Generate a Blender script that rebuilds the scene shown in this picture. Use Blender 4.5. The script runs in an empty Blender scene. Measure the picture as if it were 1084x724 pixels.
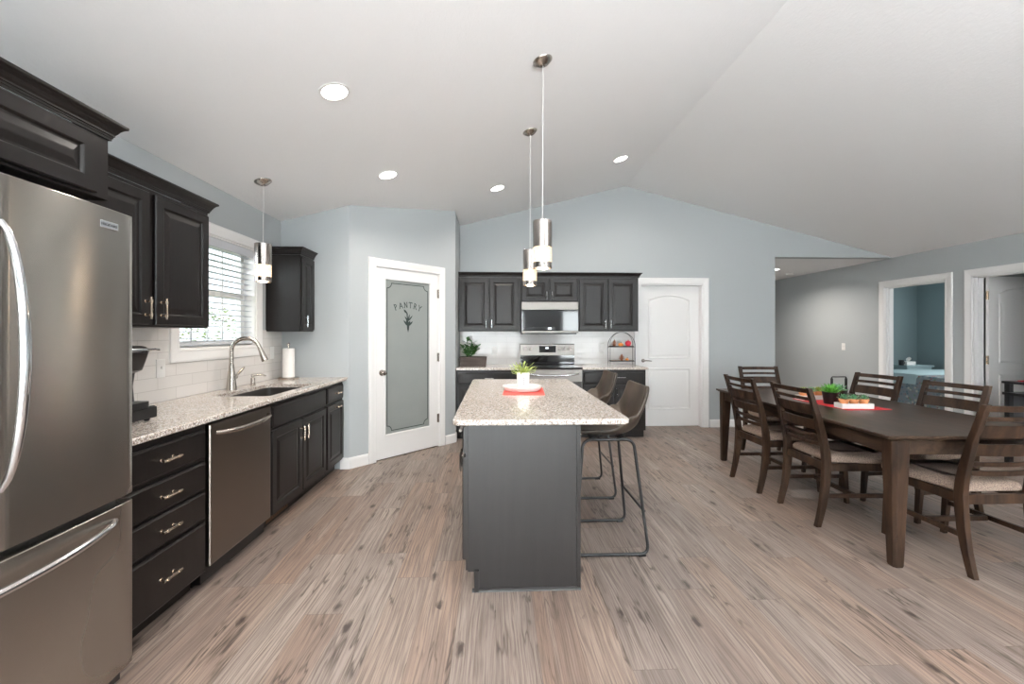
import bpy, bmesh, math, random
from mathutils import Vector, Matrix
random.seed(7)
sc = bpy.context.scene
col = sc.collection
PI = math.pi
R = math.radians

# ------------------------------------------------------------------ camera, world, exposure
THETA = 0.0378
cam_d = bpy.data.cameras.new('camera')
cam_d.sensor_width = 36.0
cam_d.lens = 450.0 / 1084.0 * 36.0
cam_d.shift_y = -8.5 / 1084.0
cam_d.clip_start = 0.05
cam = bpy.data.objects.new('camera', cam_d)
col.objects.link(cam)
cam.location = (0, 0, 1.342)
cam.rotation_euler = (PI / 2, 0, -THETA)
sc.camera = cam
sc.view_settings.view_transform = 'Standard'
sc.view_settings.look = 'None'
sc.view_settings.gamma = 1.0
sc.view_settings.use_curve_mapping = False
sc.view_settings.exposure = 0.06

world = bpy.data.worlds.new('world')
sc.world = world
world.use_nodes = True
wn = world.node_tree.nodes
wn.clear()
wo = wn.new('ShaderNodeOutputWorld')
wb = wn.new('ShaderNodeBackground')
wb.inputs['Color'].default_value = (0.86, 0.93, 1.0, 1)
wb.inputs['Strength'].default_value = 2.0
world.node_tree.links.new(wb.outputs[0], wo.inputs[0])

def area_light(name, loc, rot, sx, sy, power, color=(1, 1, 1), shape='RECTANGLE', spread=PI):
    d = bpy.data.lights.new(name, 'AREA')
    d.shape = shape
    d.size = sx
    if shape in ('RECTANGLE', 'ELLIPSE'):
        d.size_y = sy
    d.energy = power
    d.color = color
    d.spread = spread
    o = bpy.data.objects.new(name, d)
    o.location = loc
    o.rotation_euler = rot
    col.objects.link(o)
    return o

REAR_Y = -3.6
DAY = (0.93, 0.97, 1.0)
# daylight arriving at the glazed openings (rear patio doors, window over the sink)
area_light('daylight_patio', (-0.2, REAR_Y - 0.25, 1.1), (R(98), 0, 0), 2.4, 2.0, 260, DAY)
area_light('daylight_patio', (3.5, REAR_Y - 0.25, 1.3), (R(100), 0, 0), 2.4, 1.8, 170, DAY)
area_light('daylight_sink_window', (-3.7, 2.3, 2.3), (R(90), R(15), R(-52)), 1.2, 1.2, 60, DAY)
area_light('bedroom_fill_light', (8.80, 6.1, 1.6), (0, PI / 2, 0), 1.1, 1.0, 60, (0.92, 0.98, 1.0))  # fill light added out of view to brighten the bedroom, no window behind it

# ------------------------------------------------------------------ geometry constants
XL, XR, YB = -2.125, 5.807, 6.01
RX, RZ, SL = 1.848, 3.457, 0.252
WALLZ = 2.457
def ceil_z(x):
    return RZ - SL * abs(x - RX)

# ------------------------------------------------------------------ node helpers
class NT:
    def __init__(s, name):
        s.m = bpy.data.materials.new(name)
        s.m.use_nodes = True
        s.t = s.m.node_tree
        s.n = s.t.nodes
        s.bs = s.n['Principled BSDF']
    def link(s, a, b):
        s.t.links.new(a, b)
    def put(s, sock, v):
        if isinstance(v, (int, float)):
            sock.default_value = v
        elif isinstance(v, (tuple, list)):
            sock.default_value = tuple(v) if len(v) == len(sock.default_value) else tuple(v) + (1,)
        else:
            s.link(v, sock)
    def math(s, op, a, b=None, c=None):
        n = s.n.new('ShaderNodeMath'); n.operation = op
        s.put(n.inputs[0], a)
        if b is not None: s.put(n.inputs[1], b)
        if c is not None: s.put(n.inputs[2], c)
        return n.outputs[0]
    def coord(s, which='Object'):
        return s.n.new('ShaderNodeTexCoord').outputs[which]
    def sep(s, v):
        n = s.n.new('ShaderNodeSeparateXYZ'); s.link(v, n.inputs[0]); return n.outputs
    def comb(s, x, y, z=0.0):
        n = s.n.new('ShaderNodeCombineXYZ')
        s.put(n.inputs[0], x); s.put(n.inputs[1], y); s.put(n.inputs[2], z)
        return n.outputs[0]
    def mapping(s, v, scale=(1, 1, 1), rot=(0, 0, 0), loc=(0, 0, 0)):
        n = s.n.new('ShaderNodeMapping'); s.link(v, n.inputs[0])
        n.inputs['Scale'].default_value = scale; n.inputs['Rotation'].default_value = rot; n.inputs['Location'].default_value = loc
        return n.outputs[0]
    def noise(s, v, scale=5, detail=2, rough=0.5, dist=0.0, out='Fac'):
        n = s.n.new('ShaderNodeTexNoise'); s.link(v, n.inputs['Vector'])
        n.inputs['Scale'].default_value = scale; n.inputs['Detail'].default_value = detail
        n.inputs['Roughness'].default_value = rough; n.inputs['Distortion'].default_value = dist
        return n.outputs[out]
    def voro(s, v, scale=5, feature='F1', out='Distance', rnd=1.0):
        n = s.n.new('ShaderNodeTexVoronoi'); n.feature = feature
        s.link(v, n.inputs['Vector']); n.inputs['Scale'].default_value = scale
        n.inputs['Randomness'].default_value = rnd
        return n.outputs[out]
    def white(s, v):
        n = s.n.new('ShaderNodeTexWhiteNoise'); n.noise_dimensions = '3D'; s.link(v, n.inputs['Vector'])
        return n.outputs
    def ramp(s, f, stops, interp='LINEAR'):
        n = s.n.new('ShaderNodeValToRGB'); s.link(f, n.inputs[0])
        cr = n.color_ramp; cr.interpolation = interp
        while len(cr.elements) < len(stops): cr.elements.new(0.5)
        for e, (p, c) in zip(cr.elements, stops):
            e.position = p
            e.color = (c, c, c, 1) if isinstance(c, (int, float)) else tuple(c) + (1,)
        return n.outputs[0]
    def mix(s, f, a, b, blend='MIX'):
        n = s.n.new('ShaderNodeMix'); n.data_type = 'RGBA'; n.blend_type = blend
        s.put(n.inputs[0], f); s.put(n.inputs[6], a); s.put(n.inputs[7], b)
        return n.outputs[2]
    def bump(s, h, strength=0.2, dist=0.01):
        n = s.n.new('ShaderNodeBump'); s.link(h, n.inputs['Height'])
        n.inputs['Strength'].default_value = strength; n.inputs['Distance'].default_value = dist
        s.link(n.outputs[0], s.bs.inputs['Normal'])
        return n.outputs[0]
    def set(s, **k):
        mp = dict(color='Base Color', rough='Roughness', metal='Metallic', coat='Coat Weight', coat_rough='Coat Roughness',
                  trans='Transmission Weight', ior='IOR', spec='Specular IOR Level', aniso='Anisotropic', aniso_rot='Anisotropic Rotation',
                  emit='Emission Color', emit_s='Emission Strength', alpha='Alpha', sss='Subsurface Weight')
        for a, v in k.items():
            s.put(s.bs.inputs[mp[a]], v)
        return s

def simple(name, color, rough=0.5, **k):
    t = NT(name); t.set(color=color, rough=rough, **k)
    return t.m

M = {}
# wall paint with faint roller texture
def paint(name, c, bump=0.05):
    t = NT(name); t.set(color=c, rough=0.72)
    t.bump(t.noise(t.coord(), 220, 3), bump, 0.002)
    return t.m
M['wall'] = paint('wall_paint', (0.402, 0.425, 0.433))
M['teal'] = paint('teal_paint', (0.27, 0.345, 0.355))
M['white_paint'] = paint('white_trim_paint', (0.80, 0.79, 0.78), 0.0)
M['white_paint'].node_tree.nodes['Principled BSDF'].inputs['Roughness'].default_value = 0.38
def mk_ceiling():
    t = NT('ceiling_texture')
    c = t.coord()
    t.set(color=(0.83, 0.83, 0.83), rough=0.9)
    n1 = t.noise(t.mapping(c, (46, 22, 46)), 1.0, 4, 0.6, 1.0)
    n2 = t.noise(c, 90, 2)
    t.bump(t.math('ADD', t.ramp(n1, [(0.42, 0.0), (0.62, 1.0)]), t.math('MULTIPLY', n2, 0.4)), 0.22, 0.003)
    return t.m
M['ceiling'] = mk_ceiling()

def mk_floor():
    t = NT('plank_floor')
    x, y, z = t.sep(t.coord())
    W, L = 0.182, 1.24
    px = t.math('DIVIDE', x, W)
    colm = t.math('FLOOR', px)
    fx = t.math('FRACT', px)
    sh = t.white(t.comb(colm, 3.7, 1.1))[0]
    py = t.math('ADD', t.math('DIVIDE', y, L), t.math('MULTIPLY', sh, 5.0))
    row = t.math('FLOOR', py)
    fy = t.math('FRACT', py)
    wn_ = t.white(t.comb(colm, row, 0.3))
    rid, rcol = wn_[0], wn_[1]
    rs = t.sep(rcol)
    ox = t.math('MULTIPLY', rs[0], 40.0)
    oy = t.math('MULTIPLY', rs[1], 40.0)
    gx = t.math('ADD', x, ox)
    gy = t.math('ADD', y, oy)
    base = t.ramp(rid, [(0.0, (0.345, 0.235, 0.18)), (0.22, (0.39, 0.305, 0.255)), (0.45, (0.29, 0.24, 0.215)),
                        (0.62, (0.43, 0.36, 0.32)), (0.8, (0.27, 0.225, 0.205)), (1.0, (0.39, 0.275, 0.215))])
    # broad tone drift along the board
    drift = t.noise(t.comb(t.math('MULTIPLY', gx, 10.0), t.math('MULTIPLY', gy, 0.8)), 1.0, 3, 0.55, 0.4)
    c1 = t.mix(t.ramp(drift, [(0.40, 0.0), (0.72, 0.6)]), base, (0.185, 0.155, 0.145))
    pale = t.noise(t.comb(t.math('MULTIPLY', gx, 12.0), t.math('MULTIPLY', gy, 0.9), 5.0), 1.0, 2, 0.5, 0.5)
    c2 = t.mix(t.ramp(pale, [(0.54, 0.0), (0.78, 0.5)]), c1, (0.56, 0.48, 0.42))
    # fine grain
    warp = t.noise(t.comb(t.math('MULTIPLY', gx, 6.0), t.math('MULTIPLY', gy, 1.1)), 1.0, 2)
    g = t.noise(t.comb(t.math('ADD', t.math('MULTIPLY', gx, 120.0), t.math('MULTIPLY', warp, 7.0)), t.math('MULTIPLY', gy, 2.2)), 1.0, 4, 0.7)
    c3 = t.mix(t.ramp(g, [(0.38, 0.85), (0.58, 0.0)]), c2, (0.15, 0.115, 0.10))
    # dark cracks following the grain
    cr = t.noise(t.comb(t.math('MULTIPLY', gx, 15.0), t.math('MULTIPLY', gy, 1.5), 9.0), 1.0, 3, 0.6, 0.3)
    crk = t.math('ABSOLUTE', t.math('SUBTRACT', cr, 0.5))
    crm = t.noise(t.comb(t.math('MULTIPLY', gx, 5.0), t.math('MULTIPLY', gy, 2.0), 31.0), 1.0, 1)
    crf = t.math('MULTIPLY', t.ramp(crk, [(0.0, 1.0), (0.032, 0.0)]), t.ramp(crm, [(0.50, 0.0), (0.60, 0.9)]))
    c4 = t.mix(crf, c3, (0.07, 0.05, 0.042))
    # knots
    kv = t.comb(t.math('MULTIPLY', gx, 15.0), t.math('MULTIPLY', gy, 6.0), 2.0)
    vn = t.n.new('ShaderNodeTexVoronoi'); t.link(kv, vn.inputs['Vector']); vn.inputs['Scale'].default_value = 1.0
    dist = t.math('ADD', vn.outputs['Distance'], t.math('MULTIPLY', t.math('SUBTRACT', t.noise(kv, 4.0, 3), 0.5), 0.35))
    pick = t.math('GREATER_THAN', t.sep(vn.outputs['Color'])[0], 0.88)
    kf = t.math('MULTIPLY', t.ramp(dist, [(0.12, 0.95), (0.22, 0.5), (0.34, 0.0)]), pick)
    c5 = t.mix(kf, c4, (0.05, 0.033, 0.026))
    # joints
    ex = t.math('MINIMUM', fx, t.math('SUBTRACT', 1.0, fx))
    ey = t.math('MINIMUM', fy, t.math('SUBTRACT', 1.0, fy))
    j = t.math('MAXIMUM', t.math('LESS_THAN', ex, 0.006), t.math('LESS_THAN', ey, 0.0012))
    c6 = t.mix(t.math('MULTIPLY', j, 0.55), c5, (0.10, 0.075, 0.06))
    c6 = t.mix(1.0, c6, (0.87, 0.84, 0.81), 'MULTIPLY')
    t.set(color=c6, rough=t.ramp(g, [(0.3, 0.5), (0.7, 0.40)]))
    t.bump(t.math('SUBTRACT', t.math('MULTIPLY', g, 0.4), j), 0.12, 0.002)
    return t.m
M['floor'] = mk_floor()

def mk_tile(name, plane, k=1.0):
    t = NT(name)
    x, y, z = t.sep(t.coord())
    u = y if plane == 'YZ' else x
    v = t.comb(u, t.math('SUBTRACT', z, 0.914))
    n = t.n.new('ShaderNodeTexBrick')
    t.link(v, n.inputs['Vector'])
    n.offset = 0.5; n.squash = 1.0
    n.inputs['Scale'].default_value = 1.0
    n.inputs['Mortar Size'].default_value = 0.0016
    n.inputs['Mortar Smooth'].default_value = 0.3
    n.inputs['Brick Width'].default_value = 0.305
    n.inputs['Row Height'].default_value = 0.0775
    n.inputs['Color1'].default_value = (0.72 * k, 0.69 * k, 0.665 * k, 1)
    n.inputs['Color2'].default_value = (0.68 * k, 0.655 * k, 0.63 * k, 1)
    n.inputs['Mortar'].default_value = (0.45, 0.42, 0.40, 1)
    t.set(color=n.outputs['Color'], rough=t.mix(n.outputs['Fac'], (0.12,) * 3, (0.7,) * 3))
    wob = t.noise(t.coord(), 9, 1)
    t.bump(t.math('ADD', t.math('SUBTRACT', 1.0, n.outputs['Fac']), t.math('MULTIPLY', wob, 0.25)), 0.3, 0.003)
    return t.m
M['tile_left'] = mk_tile('subway_tile_left', 'YZ')
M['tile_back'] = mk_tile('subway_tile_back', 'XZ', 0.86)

def mk_granite():
    t = NT('granite')
    c = t.coord()
    n1 = t.noise(c, 75, 3, 0.6)
    n2 = t.noise(t.mapping(c, loc=(3, 1, 7)), 130, 2, 0.6)
    v = t.voro(c, 210, out='Color')
    vs = t.sep(v)
    a = t.ramp(n1, [(0.36, (0.33, 0.255, 0.21)), (0.5, (0.55, 0.465, 0.40)), (0.64, (0.72, 0.655, 0.60))])
    b = t.mix(t.math('LESS_THAN', vs[0], 0.20), a, (0.20, 0.17, 0.155))
    b2 = t.mix(t.math('GREATER_THAN', vs[1], 0.74), b, (0.80, 0.78, 0.75))
    b3 = t.mix(t.math('LESS_THAN', n2, 0.38), b2, (0.33, 0.27, 0.235))
    t.set(color=b3, rough=0.16, coat=0.2)
    return t.m
M['granite'] = mk_granite()

def mk_cab(name, c=(0.008, 0.0062, 0.0058), rough=0.36, spec=0.38):
    t = NT(name)
    n = t.noise(t.mapping(t.coord(), (28, 28, 1.6)), 1.0, 4, 0.6, 0.4)
    t.set(color=t.mix(t.ramp(n, [(0.3, 0.0), (0.7, 1.0)]), tuple(q * 0.75 for q in c), tuple(q * 1.5 for q in c)), rough=rough, coat=0.0, spec=spec)
    t.bump(n, 0.03, 0.001)
    return t.m
M['espresso'] = mk_cab('espresso_wood')
M['island_espresso'] = mk_cab('island_espresso_wood', rough=0.40, spec=0.75)
M['toe'] = simple('toe_kick_wood', (0.012, 0.010, 0.010), 0.6)

def mk_brushed(name, c, rough, axis='h', aniso=0.75, bump=0.0):
    t = NT(name)
    n = t.noise(t.mapping(t.coord(), (1.5, 1.5, 1.0)), 1.0, 2, 0.5)
    t.set(color=c, metal=1.0, rough=t.ramp(n, [(0.3, rough - 0.03), (0.7, rough + 0.04)]), aniso=aniso)
    tn = t.n.new('ShaderNodeTangent'); tn.direction_type = 'RADIAL'; tn.axis = 'Z'
    t.link(tn.outputs[0], t.bs.inputs['Tangent'])
    t.bs.inputs['Anisotropic Rotation'].default_value = 0.25
    return t.m
M['stainless'] = mk_brushed('brushed_stainless', (0.43, 0.405, 0.375), 0.24, aniso=0.93)
M['dark_stainless'] = mk_brushed('dishwasher_stainless', (0.27, 0.235, 0.21), 0.30)
M['nickel'] = simple('brushed_nickel', (0.46, 0.42, 0.38), 0.26, metal=1.0)
M['dark_nickel'] = simple('aged_nickel', (0.30, 0.27, 0.25), 0.3, metal=1.0)
M['warm_nickel'] = simple('warm_nickel', (0.72, 0.62, 0.52), 0.25, metal=1.0)
M['chrome'] = simple('polished_steel', (0.72, 0.73, 0.75), 0.14, metal=1.0)
M['black_glass'] = simple('black_glass', (0.006, 0.006, 0.007), 0.06, coat=0.5)
M['black_plastic'] = simple('black_plastic', (0.012, 0.012, 0.013), 0.28)
M['black_metal'] = simple('black_powder_coated_metal', (0.012, 0.012, 0.013), 0.38)
M['white_plastic'] = simple('white_plastic', (0.78, 0.77, 0.75), 0.35)
M['white_ceramic'] = simple('white_ceramic', (0.82, 0.80, 0.78), 0.18)
M['paper'] = simple('paper', (0.85, 0.83, 0.80), 0.9)
M['rubber'] = simple('black_rubber', (0.01, 0.01, 0.01), 0.8)
M['glow'] = simple('lamp_glow', (1, 1, 1), 0.5, emit=(1.0, 0.95, 0.88), emit_s=22.0)
M['bulb_glow'] = simple('warm_bulb_glow', (1, 0.9, 0.8), 0.5, emit=(1.0, 0.70, 0.42), emit_s=3.0)
M['pendant_steel'] = simple('pendant_brushed_steel', (0.40, 0.365, 0.34), 0.20, metal=1.0)
M['range_steel'] = simple('range_brushed_steel', (0.22, 0.205, 0.19), 0.40, metal=1.0)
M['display'] = simple('display_digits', (0.1, 0.1, 0.1), 0.5, emit=(0.9, 0.95, 1.0), emit_s=1.5)
M['dark_print'] = simple('dark_print', (0.03, 0.035, 0.04), 0.5)
M['etch'] = simple('dark_green_glass_line', (0.035, 0.055, 0.05), 0.3)
M['soft_gray'] = simple('burner_ring_print', (0.06, 0.06, 0.065), 0.2)
M['red'] = simple('red_fabric', (0.55, 0.02, 0.03), 0.7)
M['coral'] = simple('coral_red_fabric', (0.75, 0.09, 0.07), 0.7)
M['terracotta'] = simple('terracotta', (0.68, 0.27, 0.11), 0.7)
M['soil'] = simple('potting_soil', (0.03, 0.02, 0.012), 0.95)
M['sink'] = simple('dark_sink_composite', (0.05, 0.045, 0.042), 0.35)
def leafmat(name, c1, c2, rough=0.5):
    t = NT(name)
    n = t.noise(t.coord(), 35, 2)
    t.set(color=t.mix(t.ramp(n, [(0.35, 0.0), (0.65, 1.0)]), c1, c2), rough=rough)
    return t.m
M['lime_leaf'] = leafmat('lime_leaf', (0.22, 0.32, 0.04), (0.50, 0.56, 0.16))
M['green_leaf'] = leafmat('bright_green_leaf', (0.05, 0.25, 0.02), (0.14, 0.42, 0.05))
M['dark_leaf'] = leafmat('dark_glossy_leaf', (0.02, 0.08, 0.015), (0.05, 0.15, 0.03), 0.3)
M['blue_leaf'] = leafmat('blue_green_leaf', (0.07, 0.22, 0.10), (0.22, 0.42, 0.24))
M['bush_leaf'] = leafmat('hedge_leaf', (0.16, 0.24, 0.05), (0.50, 0.56, 0.18))
def mk_wood(name, a, b, rough=0.35, sc=(3, 40, 40), coat=0.1):
    t = NT(name)
    n = t.noise(t.mapping(t.coord(), sc), 1.0, 4, 0.6, 0.6)
    n2 = t.noise(t.coord(), 3.0, 2)
    c = t.mix(t.ramp(n, [(0.3, 0.0), (0.7, 1.0)]), a, b)
    c = t.mix(t.math('MULTIPLY', t.ramp(n2, [(0.45, 0.0), (0.65, 1.0)]), 0.4), c, tuple(q * 0.5 for q in a))
    t.set(color=c, rough=rough, coat=coat, coat_rough=0.25, spec=0.27)
    t.bump(n, 0.04, 0.001)
    return t.m
M['chair_wood'] = mk_wood('walnut_chair_wood', (0.012, 0.006, 0.0035), (0.062, 0.032, 0.018), 0.42, (25, 25, 4), 0.0)
M['table_wood'] = mk_wood('walnut_table_wood', (0.016, 0.009, 0.0055), (0.070, 0.041, 0.026), 0.34, (26, 3, 26), 0.0)
M['planter_wood'] = mk_wood('grey_planter_wood', (0.06, 0.048, 0.043), (0.12, 0.095, 0.085), 0.7, (4, 30, 30), 0)
M['slat_wood'] = mk_wood('black_stained_wood', (0.008, 0.008, 0.009), (0.02, 0.02, 0.022), 0.35)
def mk_fabric():
    t = NT('tweed_seat_fabric')
    c = t.coord()
    n = t.noise(c, 170, 3, 0.75)
    n2 = t.noise(c, 30, 2)
    k = t.ramp(n, [(0.36, (0.11, 0.073, 0.055)), (0.5, (0.25, 0.175, 0.135)), (0.64, (0.42, 0.315, 0.25))])
    k = t.mix(t.math('MULTIPLY', n2, 0.3), k, (0.30, 0.24, 0.20))
    t.set(color=k, rough=0.9)
    t.bump(n, 0.3, 0.002)
    return t.m
M['tweed'] = mk_fabric()
def mk_leather():
    t = NT('brown_leather')
    c = t.coord()
    n = t.noise(c, 7, 3, 0.6)
    n2 = t.noise(c, 180, 2)
    t.set(color=t.mix(t.ramp(n, [(0.35, 0.0), (0.7, 1.0)]), (0.028, 0.021, 0.016), (0.075, 0.054, 0.039)), rough=0.38, spec=0.35)
    t.bump(n2, 0.12, 0.001)
    return t.m
M['leather'] = mk_leather()
def mk_frost():
    t = NT('frosted_glass')
    n = t.noise(t.coord(), 4, 2)
    t.set(color=t.mix(n, (0.31, 0.335, 0.325), (0.37, 0.39, 0.375)), rough=0.32, trans=0.25, ior=1.45)
    return t.m
M['frost'] = mk_frost()
M['clear_glass'] = simple('clear_glass', (0.95, 0.98, 0.97), 0.0, trans=1.0, ior=1.02)
def mk_seeded():
    t = NT('bubble_glass')
    v = t.voro(t.coord(), 75, feature='DISTANCE_TO_EDGE')
    f = t.ramp(v, [(0.03, 0.0), (0.16, 1.0)])
    t.set(color=(1.0, 0.93, 0.82), rough=0.12, trans=0.65, ior=1.35, emit=t.mix(f, (0.10, 0.06, 0.03), (1.0, 0.72, 0.45)), emit_s=0.55)
    t.bump(f, 0.8, 0.004)
    return t.m
M['seeded'] = mk_seeded()
def mk_quilt():
    t = NT('floral_quilt')
    c = t.coord()
    v = t.voro(c, 22, out='Color'); d = t.voro(c, 22)
    s_ = t.sep(v)
    flower = t.ramp(s_[0], [(0.2, (0.30, 0.12, 0.12)), (0.3, (0.12, 0.18, 0.22)), (0.65, (0.50, 0.48, 0.42)), (0.9, (0.16, 0.24, 0.16))], 'CONSTANT')
    k = t.mix(t.ramp(d, [(0.25, 0.0), (0.5, 0.9)]), flower, (0.24, 0.28, 0.30))
    t.set(color=k, rough=0.9)
    return t.m
M['quilt'] = mk_quilt()
M['sheet'] = simple('pale_aqua_sheet', (0.36, 0.47, 0.49), 0.85)
M['lawn'] = leafmat('lawn_grass', (0.12, 0.2, 0.05), (0.22, 0.32, 0.08), 0.9)
M['blind'] = simple('blind_vinyl', (0.58, 0.60, 0.64), 0.5)
M['gourd'] = simple('orange_gourd_skin', (0.85, 0.30, 0.06), 0.45)
M['pinecone'] = simple('pinecone_scales', (0.26, 0.09, 0.035), 0.7)
M['apple'] = simple('red_fruit_skin', (0.62, 0.03, 0.06), 0.3)
M['shelf_wood'] = simple('pale_round_board', (0.45, 0.30, 0.18), 0.5)
M['grille'] = simple('bronze_vent_grille', (0.16, 0.09, 0.05), 0.4, metal=0.6)
M['carpet'] = simple('bedroom_carpet', (0.35, 0.33, 0.31), 0.95)

# ------------------------------------------------------------------ mesh helpers
def finish(name, bm, mat, parent=None, smooth=False, bevel=0.0, segs=2, loc=None, rot=None, solidify=0.0):
    me = bpy.data.meshes.new(name)
    bmesh.ops.recalc_face_normals(bm, faces=bm.faces[:])
    bm.to_mesh(me); bm.free()
    mats = mat if isinstance(mat, list) else [mat]
    for m_ in mats: me.materials.append(m_)
    if smooth:
        me.shade_smooth()
        me.set_sharp_from_angle(angle=R(38))
    o = bpy.data.objects.new(name, me)
    col.objects.link(o)
    if parent is not None: o.parent = parent
    if loc is not None: o.location = loc
    if rot is not None: o.rotation_euler = rot
    if solidify:
        s_ = o.modifiers.new('solid', 'SOLIDIFY'); s_.thickness = solidify; s_.offset = 0
    if bevel:
        b = o.modifiers.new('bevel', 'BEVEL'); b.width = bevel; b.segments = segs; b.limit_method = 'ANGLE'; b.angle_limit = R(40)
        b.harden_normals = False
    return o

def B(): return bmesh.new()

def box(bm, x0, x1, y0, y1, z0, z1):
    x0, x1 = min(x0, x1), max(x0, x1); y0, y1 = min(y0, y1), max(y0, y1); z0, z1 = min(z0, z1), max(z0, z1)
    v = [bm.verts.new(p) for p in ((x0, y0, z0), (x1, y0, z0), (x1, y1, z0), (x0, y1, z0), (x0, y0, z1), (x1, y0, z1), (x1, y1, z1), (x0, y1, z1))]
    for f in ((3, 2, 1, 0), (4, 5, 6, 7), (0, 1, 5, 4), (1, 2, 6, 5), (2, 3, 7, 6), (3, 0, 4, 7)):
        bm.faces.new([v[i] for i in f])
    return v

def bridge(bm, a, b, closed=True):
    n = len(a)
    for i in range(n if closed else n - 1):
        j = (i + 1) % n
        try: bm.faces.new((a[i], a[j], b[j], b[i]))
        except ValueError: pass

def loft(bm, rings, cap=True, closed=True):
    rs = [[bm.verts.new(p) for p in r] for r in rings]
    for a, b in zip(rs, rs[1:]): bridge(bm, a, b, closed)
    if cap:
        bm.faces.new(rs[0]); bm.faces.new(list(reversed(rs[-1])))
    return rs

def lathe(bm, prof, cx=0, cy=0, n=32, sx=1.0, sy=1.0, cap=True):
    rings = []
    for r_, z_ in prof:
        rings.append([(cx + max(r_, 1e-4) * sx * math.cos(2 * PI * i / n), cy + max(r_, 1e-4) * sy * math.sin(2 * PI * i / n), z_) for i in range(n)])
    return loft(bm, rings, cap)

def tube(bm, pts, r, n=10, cap=True):
    pts = [Vector(p) for p in pts]
    rads = r if isinstance(r, (list, tuple)) else [r] * len(pts)
    rings = []
    up = None
    for i, p in enumerate(pts):
        if i == 0: d = pts[1] - pts[0]
        elif i == len(pts) - 1: d = pts[-1] - pts[-2]
        else: d = (pts[i + 1] - pts[i]).normalized() + (pts[i] - pts[i - 1]).normalized()
        d.normalize()
        if up is None:
            up = Vector((0, 0, 1)) if abs(d.z) < 0.9 else Vector((0, 1, 0))
        s_ = d.cross(up)
        if s_.length < 1e-5: s_ = d.cross(Vector((1, 0, 0)))
        s_.normalize(); u = s_.cross(d).normalized(); up = u
        k = rads[i]
        rings.append([tuple(p + s_ * k * math.cos(2 * PI * j / n) + u * k * math.sin(2 * PI * j / n)) for j in range(n)])
    return loft(bm, rings, cap)

def arc(c, r, a0, a1, n, f):
    return [f(c[0] + r * math.cos(a0 + (a1 - a0) * i / n), c[1] + r * math.sin(a0 + (a1 - a0) * i / n)) for i in range(n + 1)]

def rounded_path(pts, r, n=5):
    """replace inner corners by arcs (3d polyline)"""
    pts = [Vector(p) for p in pts]
    out = [pts[0]]
    for i in range(1, len(pts) - 1):
        a, b, c = pts[i - 1], pts[i], pts[i + 1]
        d1 = (a - b); d2 = (c - b)
        k = min(r, d1.length * 0.45, d2.length * 0.45)
        p1 = b + d1.normalized() * k; p2 = b + d2.normalized() * k
        for j in range(n + 1):
            t_ = j / n
            out.append(p1 * (1 - t_) ** 2 + b * 2 * t_ * (1 - t_) + p2 * t_ ** 2)
    out.append(pts[-1])
    return out

def offset_poly(poly, d):
    """inset a closed 2d polygon (ccw) by d with mitres"""
    n = len(poly); out = []
    for i in range(n):
        a, b, c = Vector(poly[i - 1]), Vector(poly[i]), Vector(poly[(i + 1) % n])
        e1 = (b - a).normalized(); e2 = (c - b).normalized()
        n1 = Vector((-e1.y, e1.x)); n2 = Vector((-e2.y, e2.x))
        m_ = (n1 + n2); m_ = m_ / max(m_.length, 1e-6)
        k = d / max(0.3, m_.dot(n1))
        out.append((b.x + m_.x * k, b.y + m_.y * k))
    return out

def panel_rings(bm, poly, prof, f, cap_last=True, cap_first=False):
    """prof: list of (inset, height); f(a, b, h) -> 3d point"""
    rs = []
    for ins, h in prof:
        pp = offset_poly(poly, ins) if abs(ins) > 1e-9 else poly
        rs.append([bm.verts.new(f(a, b, h)) for a, b in pp])
    for a, b in zip(rs, rs[1:]): bridge(bm, a, b)
    if cap_last: bm.faces.new(rs[-1])
    if cap_first: bm.faces.new(rs[0])
    return rs

def sweep(bm, path, prof, f, closed=False):
    """path in 2d, prof list of (offset to the right of travel, height); f(a, b, h) -> 3d"""
    n = len(path); rings = []
    for i in range(n):
        p = Vector(path[i])
        if closed or 0 < i < n - 1:
            e1 = (p - Vector(path[i - 1])).normalized(); e2 = (Vector(path[(i + 1) % n]) - p).normalized()
        elif i == 0:
            e1 = e2 = (Vector(path[1]) - p).normalized()
        else:
            e1 = e2 = (p - Vector(path[i - 1])).normalized()
        n1 = Vector((e1.y, -e1.x)); n2 = Vector((e2.y, -e2.x))
        m_ = (n1 + n2).normalized(); k = 1.0 / max(0.25, m_.dot(n1))
        rings.append([f(p.x + m_.x * o * k, p.y + m_.y * o * k, h) for o, h in prof])
    rs = [[bm.verts.new(q) for q in r] for r in rings]
    for a, b in zip(rs, rs[1:]): bridge(bm, a, b)
    if closed: bridge(bm, rs[-1], rs[0])
    else:
        bm.faces.new(rs[0]); bm.faces.new(list(reversed(rs[-1])))

def rect(x0, x1, z0, z1): return [(x0, z0), (x1, z0), (x1, z1), (x0, z1)]
def rrect(x0, x1, y0, y1, r, n=5):
    out = []
    for cx, cy, a in ((x1 - r, y0 + r, -PI / 2), (x1 - r, y1 - r, 0), (x0 + r, y1 - r, PI / 2), (x0 + r, y0 + r, PI)):
        for i in range(n + 1):
            t_ = a + PI / 2 * i / n
            out.append((cx + r * math.cos(t_), cy + r * math.sin(t_)))
    return out

def empty(name, loc, rz=0.0, label=None, cat=None, group=None, kind=None):
    o = bpy.data.objects.new(name, None)
    o.empty_display_size = 0.1
    o.location = loc; o.rotation_euler = (0, 0, rz)
    col.objects.link(o)
    tag(o, label, cat, group, kind)
    return o
def tag(o, label=None, cat=None, group=None, kind=None):
    if label: o['label'] = label
    if cat: o['category'] = cat
    if group: o['group'] = group
    if kind: o['kind'] = kind
    return o
def struct(name, bm, mat, **k):
    o = finish(name, bm, mat, **k)
    o['kind'] = 'structure'
    return o

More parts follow.
